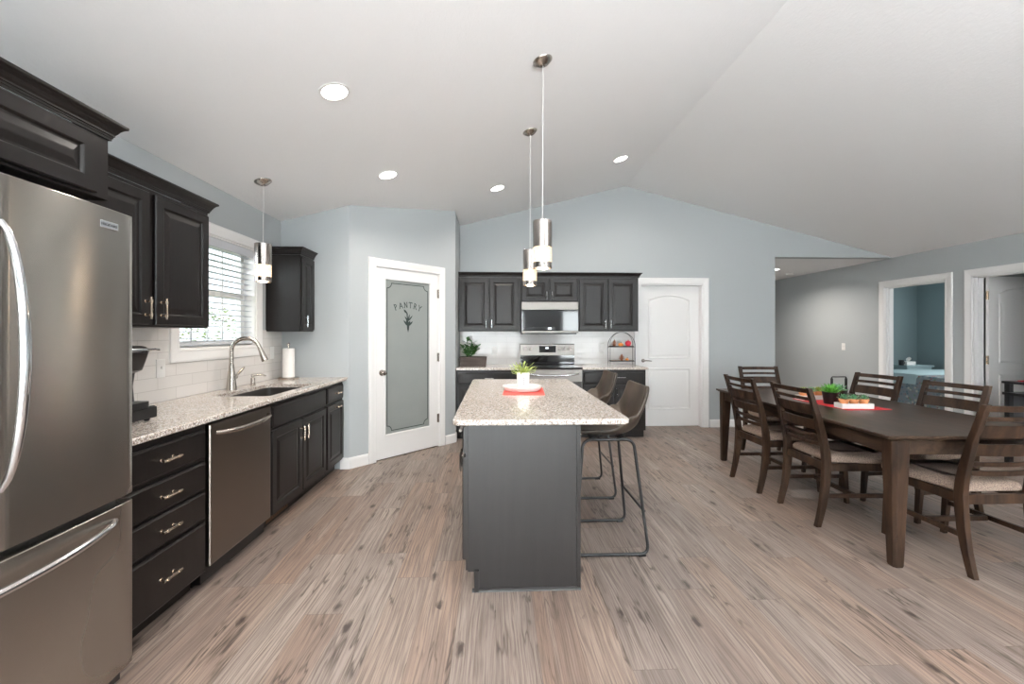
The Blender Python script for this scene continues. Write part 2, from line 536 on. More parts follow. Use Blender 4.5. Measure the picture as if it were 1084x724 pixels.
# ------------------------------------------------------------------ room shell
b = B(); box(b, -2.4, 9.8, REAR_Y - 0.3, 10.6, -0.08, 0.0)
struct('floor', b, M['floor'])

def slab(bm, quad, t):
    lo = [bm.verts.new(p) for p in quad]; hi = [bm.verts.new((p[0], p[1], p[2] + t)) for p in quad]
    bm.faces.new(lo); bm.faces.new(list(reversed(hi))); bridge(bm, lo, hi)
b = B()
slab(b, [(XL - 0.15, REAR_Y - 0.15, ceil_z(XL - 0.15)), (RX, REAR_Y - 0.15, RZ), (RX, YB + 0.06, RZ), (XL - 0.15, YB + 0.06, ceil_z(XL - 0.15))], 0.1)
slab(b, [(RX, REAR_Y - 0.15, RZ), (XR + 0.06, REAR_Y - 0.15, ceil_z(XR + 0.06)), (XR + 0.06, YB + 0.06, ceil_z(XR + 0.06)), (RX, YB + 0.06, RZ)], 0.1)
struct('ceiling', b, M['ceiling'])
b = B(); box(b, 3.9, XR + 0.06, YB + 0.121, 10.3, WALLZ, WALLZ + 0.08)
struct('ceiling_hall', b, M['ceiling'])

def wall_piece(bm, p0, p1, nrm, z0, zt0, zt1, z0b=None):
    """vertical slab from p0 to p1 (2d), thickness vector nrm, bottom z0, tops zt0 / zt1"""
    z0b = z0 if z0b is None else z0b
    a = [bm.verts.new(q) for q in ((p0[0], p0[1], z0), (p1[0], p1[1], z0b), (p1[0], p1[1], zt1), (p0[0], p0[1], zt0))]
    c = [bm.verts.new(q) for q in ((p0[0] + nrm[0], p0[1] + nrm[1], z0), (p1[0] + nrm[0], p1[1] + nrm[1], z0b), (p1[0] + nrm[0], p1[1] + nrm[1], zt1), (p0[0] + nrm[0], p0[1] + nrm[1], zt0))]
    bm.faces.new(a); bm.faces.new(list(reversed(c))); bridge(bm, a, c)

# left wall with the sink window opening
WY0, WY1, WZ0, WZ1 = 2.925, 3.845, 1.235, 2.085
T = 0.16
zt = ceil_z(XL) + 0.03
b = B()
wall_piece(b, (XL, REAR_Y), (XL, WY0), (-T, 0), 0, zt, zt)
wall_piece(b, (XL, WY0), (XL, WY1), (-T, 0), 0, WZ0, WZ0)
wall_piece(b, (XL, WY0), (XL, WY1), (-T, 0), WZ1, zt, zt)
wall_piece(b, (XL, WY1), (XL, YB + 0.12), (-T, 0), 0, zt, zt)
struct('wall_left', b, M['wall'])

PA = Vector((-1.46, 4.29)); PB = Vector((-0.505, 5.30)); PD = (PB - PA).normalized(); PN = Vector((PD.y, -PD.x))  # PN faces the room
b = B()
wall_piece(b, (XL, 4.29), (PA.x, 4.29), (0, 0.1), 0, ceil_z(XL) + 0.03, ceil_z(PA.x) + 0.03)
struct('wall_sink_end', b, M['wall'])
def pw(t_, z, h=0.0):
    p = PA + PD * t_ + PN * h
    return (p.x, p.y, z)
DT0, DT1, DTOP = 0.290, 1.138, 2.058
PL = (PB - PA).length
b = B()
def pwall(t0, t1, z0):
    p0 = PA + PD * t0; p1 = PA + PD * t1
    wall_piece(b, p0, p1, tuple(-PN * 0.1), z0, ceil_z(p0.x) + 0.03, ceil_z(p1.x) + 0.03)
pwall(0, DT0, 0); pwall(DT0, DT1, DTOP); pwall(DT1, PL, 0)
struct('wall_pantry', b, M['wall'])
b = B()
wall_piece(b, (PB.x, PB.y), (PB.x, YB), (-0.1, 0), 0, ceil_z(PB.x) + 0.03, ceil_z(PB.x) + 0.03)
struct('wall_pantry_side', b, M['wall'])

# back wall: door opening, then gable over the hall opening
BD0, BD1, BDT = 2.062, 2.975, 2.06
HX = 4.041
b = B()
def bwall(x0, x1, z0):
    wall_piece(b, (x0, YB), (x1, YB), (0, 0.12), z0, ceil_z(x0) + 0.03, ceil_z(x1) + 0.03)
bwall(-2.2, RX, 0); bwall(RX, BD0, 0); bwall(BD0, BD1, BDT); bwall(BD1, HX, 0); bwall(HX, XR, WALLZ)
struct('wall_back', b, M['wall'])
b = B(); wall_piece(b, (HX, YB + 0.12), (HX, 10.0), (-0.12, 0), 0, WALLZ + 0.03, WALLZ + 0.03)
struct('wall_hall_left', b, M['wall'])
b = B(); wall_piece(b, (HX - 0.12, 10.0), (XR + 0.12, 10.0), (0, 0.12), 0, WALLZ + 0.03, WALLZ + 0.03)
struct('wall_hall_end', b, M['wall'])

# right wall, two door openings
RA0, RA1 = 5.275, 6.140      # bedroom opening
RB0, RB1 = 4.130, 4.965      # second opening
RT = 2.045
b = B()
def rwall(y0, y1, z0): wall_piece(b, (XR, y0), (XR, y1), (0.12, 0), z0, WALLZ + 0.03, WALLZ + 0.03)
rwall(REAR_Y, RB0, 0); rwall(RB0, RB1, RT); rwall(RB1, RA0, 0); rwall(RA0, RA1, RT); rwall(RA1, 10.12, 0)
struct('wall_right', b, M['wall'])
# rear wall with two patio openings
b = B()
def rear(x0, x1, z0, z1=None):
    wall_piece(b, (x0, REAR_Y), (x1, REAR_Y), (0, -0.15), z0, (ceil_z(x0) + 0.03) if z1 is None else z1, (ceil_z(x1) + 0.03) if z1 is None else z1)
rear(XL - 0.1, -1.4, 0); rear(-1.4, 1.0, 2.15); rear(1.0, RX, 0); rear(RX, 2.3, 0); rear(2.3, 4.7, 0, 0.4); rear(2.3, 4.7, 2.2); rear(4.7, XR, 0)
struct('wall_rear', b, M['wall'])
# bedroom and study beyond the right wall
b = B()
wall_piece(b, (XR + 0.12, 8.6), (9.6, 8.6), (0, 0.1), 0, WALLZ, WALLZ)
wall_piece(b, (8.843, 5.07), (8.843, 8.6), (0.1, 0), 0, WALLZ, WALLZ)
struct('wall_bedroom', b, M['teal'])
b = B(); wall_piece(b, (XR + 0.12, 5.12), (9.6, 5.12), (0, -0.06), 0, WALLZ, WALLZ)
struct('wall_bedroom_side', b, M['wall'])
b = B(); box(b, XR + 0.121, 9.7, 3.2, 8.7, WALLZ + 0.001, WALLZ + 0.08)
struct('ceiling_bedroom', b, M['ceiling'])
b = B()
wall_piece(b, (XR + 0.12, 3.2), (9.6, 3.2), (0, -0.1), 0, WALLZ, WALLZ)
wall_piece(b, (9.6, 3.2), (9.6, 5.06), (0.1, 0), 0, WALLZ, WALLZ)
struct('wall_study', b, M['wall'])

# backsplashes
b = B()
box(b, XL, XL + 0.008, 1.70, WY0 - 0.09, 0.914, 1.378)
box(b, XL, XL + 0.008, WY0 - 0.09, WY1 + 0.09, 0.914, WZ0 - 0.085)
box(b, XL, XL + 0.008, WY1 + 0.09, 4.289, 0.914, 1.378)
struct('wall_left_tile', b, M['tile_left'])
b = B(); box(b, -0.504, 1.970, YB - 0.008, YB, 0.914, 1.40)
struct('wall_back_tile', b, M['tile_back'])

# baseboards
BP = [(0, 0.0), (0.014, 0.0), (0.014, 0.085), (0.011, 0.098), (0.005, 0.108), (0.0, 0.110)]
def baseboard(name, path):
    b = B(); sweep(b, path, BP, lambda a, c, h: (a, c, h))
    struct(name, b, M['white_paint'])
def pp2(t_): p = PA + PD * t_; return (p.x, p.y)
baseboard('baseboard_pantry_left', [(-1.545, 4.29), (PA.x, PA.y), pp2(DT0 - 0.086)])
baseboard('baseboard_pantry_right', [pp2(DT1 + 0.092), (PB.x, PB.y), (PB.x, 5.38)])
baseboard('baseboard_back', [(BD1 + 0.10, YB), (HX, YB)])
baseboard('baseboard_right_rear', [(XR, RB0 - 0.1), (XR, REAR_Y)])
baseboard('baseboard_right_mid', [(XR, RA0 - 0.095), (XR, RB1 + 0.095)])
baseboard('baseboard_hall', [(XR, 9.95), (XR, RA1 + 0.1)])

# door casings
CP = [(0, 0), (0.0, 0.012), (0.006, 0.014), (0.02, 0.013), (0.05, 0.017), (0.07, 0.019), (0.082, 0.017), (0.086, 0.008), (0.086, 0.0)]
def casing(name, a0, a1, top, f, bottom=None):
    """path runs up a0, across, down a1; the offset must point outwards"""
    b = B()
    if bottom is None:
        path = [(a1, 0), (a1, top), (a0, top), (a0, 0)]
        sweep(b, path, CP, f)
    else:
        path = [(a1, bottom), (a1, top), (a0, top), (a0, bottom)]
        sweep(b, path, CP, f, closed=True)
    return struct(name, b, M['white_paint'])
casing('trim_1', DT0 + 0.004, DT1 - 0.004, DTOP - 0.004, lambda a, z, h: pw(a, z, h))
casing('trim_2', BD0, BD1, BDT, lambda a, z, h: (a, YB - h, z))
casing('trim_3', RA0, RA1, RT, lambda a, z, h: (XR - h, a, z))
casing('trim_4', RB0, RB1, RT, lambda a, z, h: (XR - h, a, z))
# jambs (line the openings)
def jamb(name, pieces):
    b = B()
    for p in pieces: box(b, *p)
    struct(name, b, M['white_paint'])
def jamb_right(name, y0, y1):
    jamb(name, [(XR, XR + 0.12, y0, y0 + 0.016, 0, RT), (XR, XR + 0.12, y1 - 0.016, y1, 0, RT), (XR, XR + 0.12, y0, y1, RT - 0.016, RT),
                (XR + 0.045, XR + 0.075, y0 + 0.016, y0 + 0.028, 0, RT - 0.016), (XR + 0.045, XR + 0.075, y1 - 0.028, y1 - 0.016, 0, RT - 0.016),
                (XR + 0.045, XR + 0.075, y0 + 0.016, y1 - 0.016, RT - 0.028, RT - 0.016)])
jamb_right('trim_5', RA0, RA1)
jamb_right('trim_6', RB0, RB1)
jamb('trim_7', [(BD0, BD0 + 0.016, YB, YB + 0.12, 0, BDT), (BD1 - 0.016, BD1, YB, YB + 0.12, 0, BDT), (BD0, BD1, YB, YB + 0.12, BDT - 0.016, BDT)])
b = B()
for t0, t1, z0, z1 in ((DT0, DT0 + 0.012, 0, DTOP), (DT1 - 0.012, DT1, 0, DTOP), (DT0, DT1, DTOP - 0.010, DTOP)):
    loft(b, [[pw(t0, z0, 0), pw(t1, z0, 0), pw(t1, z1, 0), pw(t0, z1, 0)], [pw(t0, z0, -0.1), pw(t1, z0, -0.1), pw(t1, z1, -0.1), pw(t0, z1, -0.1)]])
struct('trim_8', b, M['white_paint'])

# ------------------------------------------------------------------ interior doors
def arch_poly(x0, x1, z0, z1, rise, n=12):
    out = [(x0, z0), (x1, z0)]
    w = x1 - x0; r_ = (w * w / 4 + rise * rise) / (2 * rise); cz = z1 - r_; cx = (x0 + x1) / 2
    a0 = math.asin((w / 2) / r_)
    for i in range(n + 1):
        a = a0 - 2 * a0 * i / n
        out.append((cx + r_ * math.sin(a), cz + r_ * math.cos(a)))
    return out
MOLD = [(0.0, 0.0), (0.003, 0.010), (0.010, 0.012), (0.020, 0.004), (0.030, 0.001), (0.036, 0.002), (0.052, 0.009), (0.062, 0.010)]
def two_panel_door(name, w, h, mat):
    """local: x 0..w, front face at y=0 facing -y"""
    b = B()
    box(b, 0, w, 0, 0.035, 0, h)
    s_ = 0.125
    for poly in (arch_poly(s_, w - s_, 0.98, h - 0.13, 0.075), rect(s_, w - s_, 0.24, 0.84)):
        panel_rings(b, poly, MOLD, lambda a, z, q: (a, -q, z))
    o = finish(name, b, mat, smooth=True)
    return o
def hinge(parent, loc, rot=(0, 0, 0), mat=None):
    b = B(); box(b, -0.022, 0.022, -0.003, 0.002, -0.05, 0.05)
    tube(b, [(0, -0.006, -0.052), (0, -0.006, 0.052)], 0.007, 8)
    return finish('hinge', b, mat or M['nickel'], parent, loc=loc, rot=rot, smooth=True)
# back wall white door
d2 = two_panel_door('door_2', 0.876, 2.035, M['white_paint']); d2['kind'] = 'structure'
d2.location = (BD0 + 0.018, YB + 0.085, 0.006)
b = B()
lathe(b, [(0.0, 0.0), (0.026, 0.0), (0.026, 0.006), (0.02, 0.011), (0.011, 0.012), (0.010, 0.045), (0.0, 0.045)], n=20)
bmesh.ops.rotate(b, verts=b.verts[:], cent=(0, 0, 0), matrix=Matrix.Rotation(PI / 2, 3, 'X'))
tube(b, [(0, -0.045, 0), (0.03, -0.05, 0.004), (0.075, -0.05, 0.0), (0.11, -0.045, -0.006)], [0.010, 0.009, 0.008, 0.006], 10)
finish('lever_handle', b, M['dark_nickel'], d2, loc=(0.055, 0, 0.95), smooth=True)
# door leaf swung open into the study behind the right wall
d3 = two_panel_door('door_3', 0.80, 2.025, M['white_paint']); d3['kind'] = 'structure'
d3.location = (XR + 0.135, 4.905, 0.008)
for z in (0.28, 1.02, 1.80): hinge(d3, (-0.014, 0.004, z), mat=M['warm_nickel'])

# pantry door, frosted glass
def LP(o_, t_, z, h=0.0):  # local pantry frame: x along wall, -y toward room
    return (t_, -h, z)
ang = math.atan2(PD.y, PD.x)
d1 = bpy.data.objects.new('door_1', None); col.objects.link(d1); d1['kind'] = 'structure'
d1.location = (PA.x, PA.y, 0); d1.rotation_euler = (0, 0, ang)
L0, L1, LZ0, LZ1 = 0.303, 1.125, 0.012, 2.046
G0, G1, GZ0, GZ1 = 0.408, 1.010, 0.255, 1.936
b = B()
yf, yb_ = 0.006, 0.041
for x0, x1, z0, z1 in ((L0, G0, LZ0, LZ1), (G1, L1, LZ0, LZ1), (G0, G1, LZ0, GZ0), (G0, G1, GZ1, LZ1)):
    box(b, x0, x1, yf, yb_, z0, z1)
sweep(b, [(G1, GZ0), (G1, GZ1), (G0, GZ1), (G0, GZ0)], [(-0.010, -0.010), (-0.008, 0.002), (0.0, 0.006), (0.010, 0.005), (0.012, 0.0), (0.01, -0.01)], lambda a, z, h: (a, yf - h, z), closed=True)
finish('leaf', b, M['white_paint'], d1)
b = B(); box(b, G0, G1, yf + 0.012, yf + 0.02, GZ0, GZ1)
pane = finish('glass_pane', b, M['frost'], d1)
# clear-etched border line with scooped corners
b = B()
e0, e1, ez0, ez1, er = 0.440, 0.978, 0.295, 1.893, 0.055
path = []
for cx, cz, a in ((e1, ez0, PI), (e1, ez1, -PI / 2), (e0, ez1, 0), (e0, ez0, PI / 2)):
    for i in range(9):
        t_ = a - PI / 2 * i / 8
        path.append((cx + er * math.cos(t_), cz + er * math.sin(t_)))
sweep(b, path, [(-0.004, 0.0), (-0.004, 0.001), (0.004, 0.001), (0.004, 0.0)], lambda a, z, h: (a, yf + 0.0118 - h, z), closed=True)
finish('etched_border', b, M['etch'], pane)
# PANTRY lettering built from serif strokes
def stroke(bm, pts, w, f):
    for (x0, z0), (x1, z1) in zip(pts, pts[1:]):
        dx, dz = x1 - x0, z1 - z0; l_ = math.hypot(dx, dz); nx, nz = -dz / l_ * w / 2, dx / l_ * w / 2
        lo = [f(x0 + nx, z0 + nz, 0), f(x0 - nx, z0 - nz, 0), f(x1 - nx, z1 - nz, 0), f(x1 + nx, z1 + nz, 0)]
        hi = [f(x0 + nx, z0 + nz, 1), f(x0 - nx, z0 - nz, 1), f(x1 - nx, z1 - nz, 1), f(x1 + nx, z1 + nz, 1)]
        loft(bm, [lo, hi])
bowl = [(0.12 + 0.42 * math.sin(a) * 1.0, 0.74 + 0.25 * math.cos(a)) for a in [PI * i / 8 for i in range(9)]]
GL = {
 'P': ([[(0.15, 0), (0.15, 1)], bowl], [(0.15, 0), (0.10, 1)]),
 'A': ([[(0.05, 0), (0.38, 1), (0.72, 0)], [(0.17, 0.36), (0.59, 0.36)]], [(0.05, 0), (0.72, 0)]),
 'N': ([[(0.12, 0), (0.12, 1), (0.66, 0), (0.66, 1)]], [(0.12, 0), (0.66, 1), (0.08, 1)]),
 'T': ([[(0.36, 0), (0.36, 1)], [(0.02, 1), (0.70, 1)], [(0.02, 1.02), (0.02, 0.84)], [(0.70, 1.02), (0.70, 0.84)]], [(0.36, 0)]),
 'R': ([[(0.15, 0), (0.15, 1)], bowl, [(0.35, 0.49), (0.68, 0.0)]], [(0.15, 0), (0.10, 1), (0.70, 0)]),
 'Y': ([[(0.04, 1), (0.36, 0.5), (0.68, 1)], [(0.36, 0.5), (0.36, 0)]], [(0.36, 0), (0.04, 1), (0.68, 1)]),
}
b = B()
cxm, rad, czm = 0.708, 0.40, 1.635 - 0.40
hgt = 0.062
word = 'PANTRY'
for i, ch in enumerate(word):
    a = (i - 2.5) * 0.150
    def fl(x, z, q, a=a):
        lx = (x - 0.36) * hgt * 0.98; lz = z * hgt
        r_ = rad + lz
        return (cxm + r_ * math.sin(a) + lx * math.cos(a), yf + 0.0118 - q * 0.001, czm + r_ * math.cos(a) - lx * math.sin(a))
    st, se = GL[ch]
    for s_ in st: stroke(b, s_, 0.13, fl)
    for sx_, sz_ in se: stroke(b, [(sx_ - 0.13, sz_), (sx_ + 0.13, sz_)], 0.06, fl)
finish('pantry_lettering', b, M['etch'], pane)
# etched sheaf emblem
b = B()
def fe(x, z, q): return (cxm + x, yf + 0.0118 - q * 0.001, 1.36 + z)
def leaf2(x, z, a, l, w):
    pts = [(0, 0), (l * 0.3, w), (l * 0.7, w * 0.8), (l, 0), (l * 0.7, -w * 0.8), (l * 0.3, -w)]
    q = [(x + p * math.cos(a) - r_ * math.sin(a), z + p * math.sin(a) + r_ * math.cos(a)) for p, r_ in pts]
    loft(b, [[fe(u, v_, 0) for u, v_ in q], [fe(u, v_, 1) for u, v_ in q]])
leaf2(0, 0, PI / 2, 0.10, 0.010); leaf2(0, 0.0, PI / 2 + 0.15, 0.12, 0.006); leaf2(0, 0.0, PI / 2 - 0.15, 0.12, 0.006)
for a, l in ((0.35, 0.075), (-0.4, 0.07), (0.75, 0.09), (-0.85, 0.085), (0.1, 0.10)): leaf2(0, 0.07, PI / 2 + a, l, 0.011)
for a, l in ((0.2, 0.09), (-0.25, 0.085), (0.7, 0.07), (-0.75, 0.09)): leaf2(0.0, 0.125, PI / 2 + a, l, 0.008)
leaf2(-0.02, 0.215, 2.3, 0.055, 0.012); leaf2(-0.005, 0.19, 2.0, 0.05, 0.009)
stroke(b, [(0, 0), (0.0, 0.15), (-0.02, 0.21)], 0.004, fe)
finish('sheaf_emblem', b, M['etch'], pane)
b = B()
lathe(b, [(0.0, 0.0), (0.032, 0.0), (0.031, 0.006), (0.012, 0.010), (0.011, 0.03), (0.024, 0.038), (0.028, 0.052), (0.022, 0.064), (0.0, 0.067)], n=24)
bmesh.ops.rotate(b, verts=b.verts[:], cent=(0, 0, 0), matrix=Matrix.Rotation(PI / 2, 3, 'X'))
finish('door_knob', b, M['nickel'], d1, loc=(0.368, yf, 0.93), smooth=True)
for z in (0.34, 1.065, 1.82): hinge(d1, (1.131, 0.003, z))

# ------------------------------------------------------------------ sink window
w1 = bpy.data.objects.new('window_1', None); col.objects.link(w1); w1['kind'] = 'structure'
w1.location = (XL, 0, 0)
b = B()
sweep(b, [(WY0, WZ0), (WY0, WZ1), (WY1, WZ1), (WY1, WZ0)], [(-o, h) for o, h in CP], lambda a, z, h: (h, a, z), closed=True)
finish('window_casing', b, M['white_paint'], w1)
b = B()
for y0, y1, z0, z1 in ((WY0, WY0 + 0.012, WZ0, WZ1), (WY1 - 0.012, WY1, WZ0, WZ1), (WY0, WY1, WZ0, WZ0 + 0.012), (WY0, WY1, WZ1 - 0.012, WZ1)):
    box(b, -T, 0.0, y0, y1, z0, z1)
finish('window_jamb', b, M['white_paint'], w1)
b = B()
fr = 0.045
for y0, y1, z0, z1 in ((WY0 + .012, WY0 + .012 + fr, WZ0 + .012, WZ1 - .012), (WY1 - .012 - fr, WY1 - .012, WZ0 + .012, WZ1 - .012), (WY0 + .05, WY1 - .05, WZ0 + .012, WZ0 + .012 + fr), (WY0 + .05, WY1 - .05, WZ1 - .012 - fr, WZ1 - .012), (WY0 + .05, WY1 - .05, 1.645, 1.685)):
    box(b, -0.13, -0.095, y0, y1, z0, z1)
for y in (3.205, 3.385, 3.565): box(b, -0.118, -0.108, y - 0.006, y + 0.006, WZ0 + .05, WZ1 - .05)
finish('window_frame', b, M['white_plastic'], w1)
b = B(); box(b, -0.115, -0.111, WY0 + .05, WY1 - .05, WZ0 + .05, WZ1 - .05)
finish('window_glass', b, M['clear_glass'], w1)
# horizontal blind
bl = empty('window_blind', (XL - 0.045, WY0 + 0.015, WZ0 + 0.012), 0, 'white horizontal slat blind lowered in the window over the sink', 'blind')
BW = WY1 - WY0 - 0.03; BH = WZ1 - WZ0 - 0.024
b = B(); box(b, -0.028, 0.028, 0, BW, BH - 0.05, BH); box(b, 0.028, 0.034, -0.002, BW + 0.002, BH - 0.065, BH)
finish('headrail', b, M['blind'], bl)
b = B(); box(b, -0.026, 0.026, 0, BW, 0.012, 0.034)
finish('bottom_rail', b, M['blind'], bl, bevel=0.003)
b = B()
ns = 16
for i in range(ns):
    z = 0.062 + (BH - 0.135) * i / (ns - 1)
    tl = R(2)
    ring = []
    for k in range(5):
        s_ = -0.021 + 0.042 * k / 4
        ring.append((s_ * math.cos(tl), z + s_ * math.sin(tl) + 0.003 * (1 - (s_ / 0.021) ** 2)))
    pr_ = ring + [(x_, z_ - 0.0028) for x_, z_ in reversed(ring)]
    loft(b, [[(x_, 0.003, z_) for x_, z_ in pr_], [(x_, BW - 0.003, z_) for x_, z_ in pr_]])
finish('slats', b, M['blind'], bl)
b = B()
for y in (0.13, 0.46, 0.79):
    for x_ in (-0.023, 0.023): tube(b, [(x_, y, 0.03), (x_, y, BH - 0.04)], 0.0012, 5)
finish('ladder_cord', b, M['blind'], bl)
# rear glazing
def rear_window(name, x0, x1, z0, z1, n):
    o = bpy.data.objects.new(name, None); col.objects.link(o); o['kind'] = 'structure'
    o.location = (x0, REAR_Y, z0)
    W_, H_ = x1 - x0, z1 - z0
    b = B()
    for i in range(n):
        a, c = W_ * i / n, W_ * (i + 1) / n
        for q in ((a, a + .06, 0, H_), (c - .06, c, 0, H_), (a, c, 0, .07), (a, c, H_ - .07, H_)): box(b, q[0], q[1], -0.1, -0.05, q[2], q[3])
    finish('window_frame', b, M['white_plastic'], o)
    b = B(); box(b, 0.02, W_ - 0.02, -0.078, -0.074, 0.02, H_ - 0.02)
    finish('window_glass', b, M['clear_glass'], o)
rear_window('window_2', -1.4, 1.0, 0.0, 2.15, 2)
rear_window('window_3', 2.3, 4.7, 0.4, 2.2, 3)

# outdoors beyond the sink window
b = B(); box(b, -30, XL - T - 0.02, -10, 20, -0.35, -0.3)
tag(struct('floor_lawn', b, M['lawn']))
def foliage(name, loc, rx, rz, n, mat, label, cat, group=None, leaf=0.09, trunk=None):
    t = empty(name, loc, 0, label, cat, group)
    b = B()
    for i in range(n):
        a = random.uniform(0, 2 * PI); c = random.uniform(-1, 1); r_ = random.uniform(0.55, 1.0) ** 0.5
        s_ = math.sqrt(1 - c * c)
        p = Vector((rx * r_ * s_ * math.cos(a), rx * r_ * s_ * math.sin(a), rz + rz * r_ * c * 0.98 + (trunk or 0)))
        q = Matrix.Rotation(random.uniform(0, 2 * PI), 3, 'Z') @ Matrix.Rotation(random.uniform(-1, 1), 3, 'X')
        l_ = leaf * 0.75 * random.uniform(0.6, 1.3)
        vs = [b.verts.new(p + q @ Vector(v)) for v in ((-l_ / 2, 0, 0), (0, -l_ * .28, l_ * .1), (l_ / 2, 0, 0), (0, l_ * .28, l_ * .1))]
        b.faces.new(vs)
    finish('foliage', b, mat, t)
    b = B(); tube(b, [(0, 0, 0), (0.03, 0, rz * 0.7 + (trunk or 0)), (0, 0.05, rz * 1.3 + (trunk or 0))], [0.05, 0.035, 0.015], 7)
    finish('stem', b, M['pinecone'], t)
    return t
foliage('garden_bush', (-5.6, 8.2, -0.3), 1.05, 1.15, 3800, M['bush_leaf'], 'leafy green bush seen through the blind of the window over the sink', 'bush')
foliage('garden_bush', (-7.8, 8.0, -0.3), 1.0, 0.95, 2400, M['bush_leaf'], 'lower bush outside the sink window, left of the tall leafy one', 'bush')

# ------------------------------------------------------------------ cabinets
DOOR_PROF = [(0, 0.0), (0, 0.014), (0.004, 0.019), (0.052, 0.019), (0.056, 0.0165), (0.060, 0.010), (0.068, 0.010), (0.092, 0.0175), (0.097, 0.018)]
DRAWER_PROF = [(0, 0.0), (0, 0.012), (0.008, 0.016), (0.011, 0.019)]
FALSE_PROF = [(0, 0.0), (0, 0.013), (0.005, 0.017), (0.014, 0.019)]
def pull(parent, x, z, y, vert, L=0.112, mat=None):
    b = B()
    h = L / 2
    def P(a, o_, c=0):  # a along, o_ out
        return (c, -o_, a) if vert else (a, -o_, c)
    for s_ in (-1, 1):
        tube(b, [P(s_ * h * 0.62, 0), P(s_ * h * 0.62, 0.028)], 0.0055, 8)
        tube(b, [P(s_ * h * 0.62, 0.0), P(s_ * h * 0.62, 0.003)], 0.008, 10)
    tube(b, [P(-h, 0.028), P(-h * 0.5, 0.030), P(h * 0.5, 0.030), P(h, 0.028)], 0.0058, 8)
    for s_ in (-1, 1): tube(b, [P(s_ * (h * 0.62 - 0.007), 0.029), P(s_ * (h * 0.62 + 0.007), 0.029)], 0.0085, 8)
    return finish('handle', b, mat or M['warm_nickel'], parent, loc=(x, y, z), smooth=True)
def cabinet(name, label, cat, loc, rz, w, d, z0, z1, fronts, group=None, toe=0.0, holes=None, pullmat=None, extra_left=False):
    """local: x 0..w, back at y=0, front face frame at y=-d; z measured from the floor"""
    t = empty(name, loc, rz, label, cat, group)
    t.location.z = 0 if toe else z0
    dz = 0 if toe else -z0
    b = B()
    zz = z0 + dz
    if toe:
        box(b, 0, w, -(d - 0.075), -0.03, 0, toe)
        zz = toe
    if holes:
        box(b, 0, w, -d, -0.024, zz, 0.66)
        box(b, 0, w, -d, -d + 0.02, 0.66, z1)
        box(b, 0, 0.018, -d + 0.02, -0.024, 0.66, z1); box(b, w - 0.018, w, -d + 0.02, -0.024, 0.66, z1)
    else:
        box(b, 0, w, -d, -0.024 if toe else -0.002, zz, z1 + dz)
    bd = finish('body', b, M['espresso'], t, bevel=0.0015, segs=1)
    for fr_ in fronts:
        kind, x0, x1, a, c = fr_[:5]
        a += dz; c += dz
        b = B()
        prof = DOOR_PROF if kind == 'door' else (FALSE_PROF if kind == 'false' else DRAWER_PROF)
        panel_rings(b, rect(x0, x1, a, c), prof, lambda p, q, h: (p, -d - 0.0005 - h, q), cap_first=True)
        f = finish({'door': 'door', 'drawer': 'drawer', 'false': 'false_drawer_front'}[kind], b, M['espresso'], t)
        if len(fr_) > 5 and fr_[5]:
            hx, hz, vert = fr_[5]
            pull(f, hx, hz + dz, -d - 0.0195, vert, mat=pullmat)
    return t
CAB_D = 0.60
# left base run (faces +x): local x -> world +y
cabinet('drawer_cabinet', 'dark espresso base cabinet with four drawers between fridge and dishwasher', 'cabinet', (XL, 1.705, 0), PI / 2, 0.585, CAB_D, 0.1, 0.884,
        [('drawer', 0.012, 0.567, z0, z1, (0.30, (z0 + z1) / 2, False)) for z0, z1 in ((0.70, 0.845), (0.537, 0.680), (0.383, 0.526), (0.106, 0.367))], toe=0.10)
sb = cabinet('sink_cabinet', 'dark espresso sink base cabinet with two doors under a false drawer front', 'cabinet', (XL, 2.918, 0), PI / 2, 0.930, CAB_D, 0.1, 0.884,
        [('false', 0.012, 0.915, 0.705, 0.850), ('door', 0.012, 0.458, 0.120, 0.685, (0.430, 0.575, True)), ('door', 0.470, 0.915, 0.120, 0.685, (0.498, 0.575, True))], toe=0.10, holes=True)
cabinet('narrow_base_cabinet', 'narrow dark espresso base cabinet at the end of the sink run by the wall corner', 'cabinet', (XL, 3.850, 0), PI / 2, 0.436, CAB_D, 0.1, 0.884,
        [('drawer', 0.020, 0.415, 0.712, 0.850, (0.235, 0.785, False)), ('door', 0.020, 0.415, 0.120, 0.690, (0.235, 0.655, False))], toe=0.10)
# toe kick vent under the sink cabinet
b = B(); box(b, -0.004, 0.0, 0, 0.30, 0.0, 0.06)
for i in range(11): box(b, 0.0, 0.003, 0.012 + i * 0.0255, 0.012 + i * 0.0255 + 0.015, 0.01, 0.05)
tag(finish('toe_kick_vent', b, M['grille'], loc=(XL + CAB_D - 0.075 + 0.005, 3.02, 0.02)), 'bronze floor vent grille in the toe kick below the sink cabinet', 'vent')

# dishwasher
dw = empty('dishwasher', (XL, 2.297, 0), PI / 2, 'stainless steel dishwasher beside the four drawer cabinet', 'dishwasher')
b = B(); box(b, 0.0, 0.612, -0.57, -0.03, 0.02, 0.872)
box(b, 0.01, 0.602, -0.52, -0.4, 0.0, 0.02)
finish('body', b, M['black_plastic'], dw)
b = B()
panel_rings(b, rect(0.006, 0.608, 0.115, 0.862), [(0, 0.0), (0, 0.040), (0.003, 0.046), (0.012, 0.048)], lambda p, q, h: (p, -0.572 - h, q), cap_first=True)
dd = finish('door', b, M['dark_stainless'], dw)
b = B()
pts = []; rr = []
for i in range(17):
    s_ = -1 + i / 8
    pts.append((0.307 + s_ * 0.262, -0.622 - 0.045 * (1 - s_ ** 4) ** 0.6, 0.800 - 0.012 * (1 - s_ * s_) + 0.012)); rr.append(0.011 + 0.004 * (1 - s_ * s_))
tube(b, pts, rr, 12)
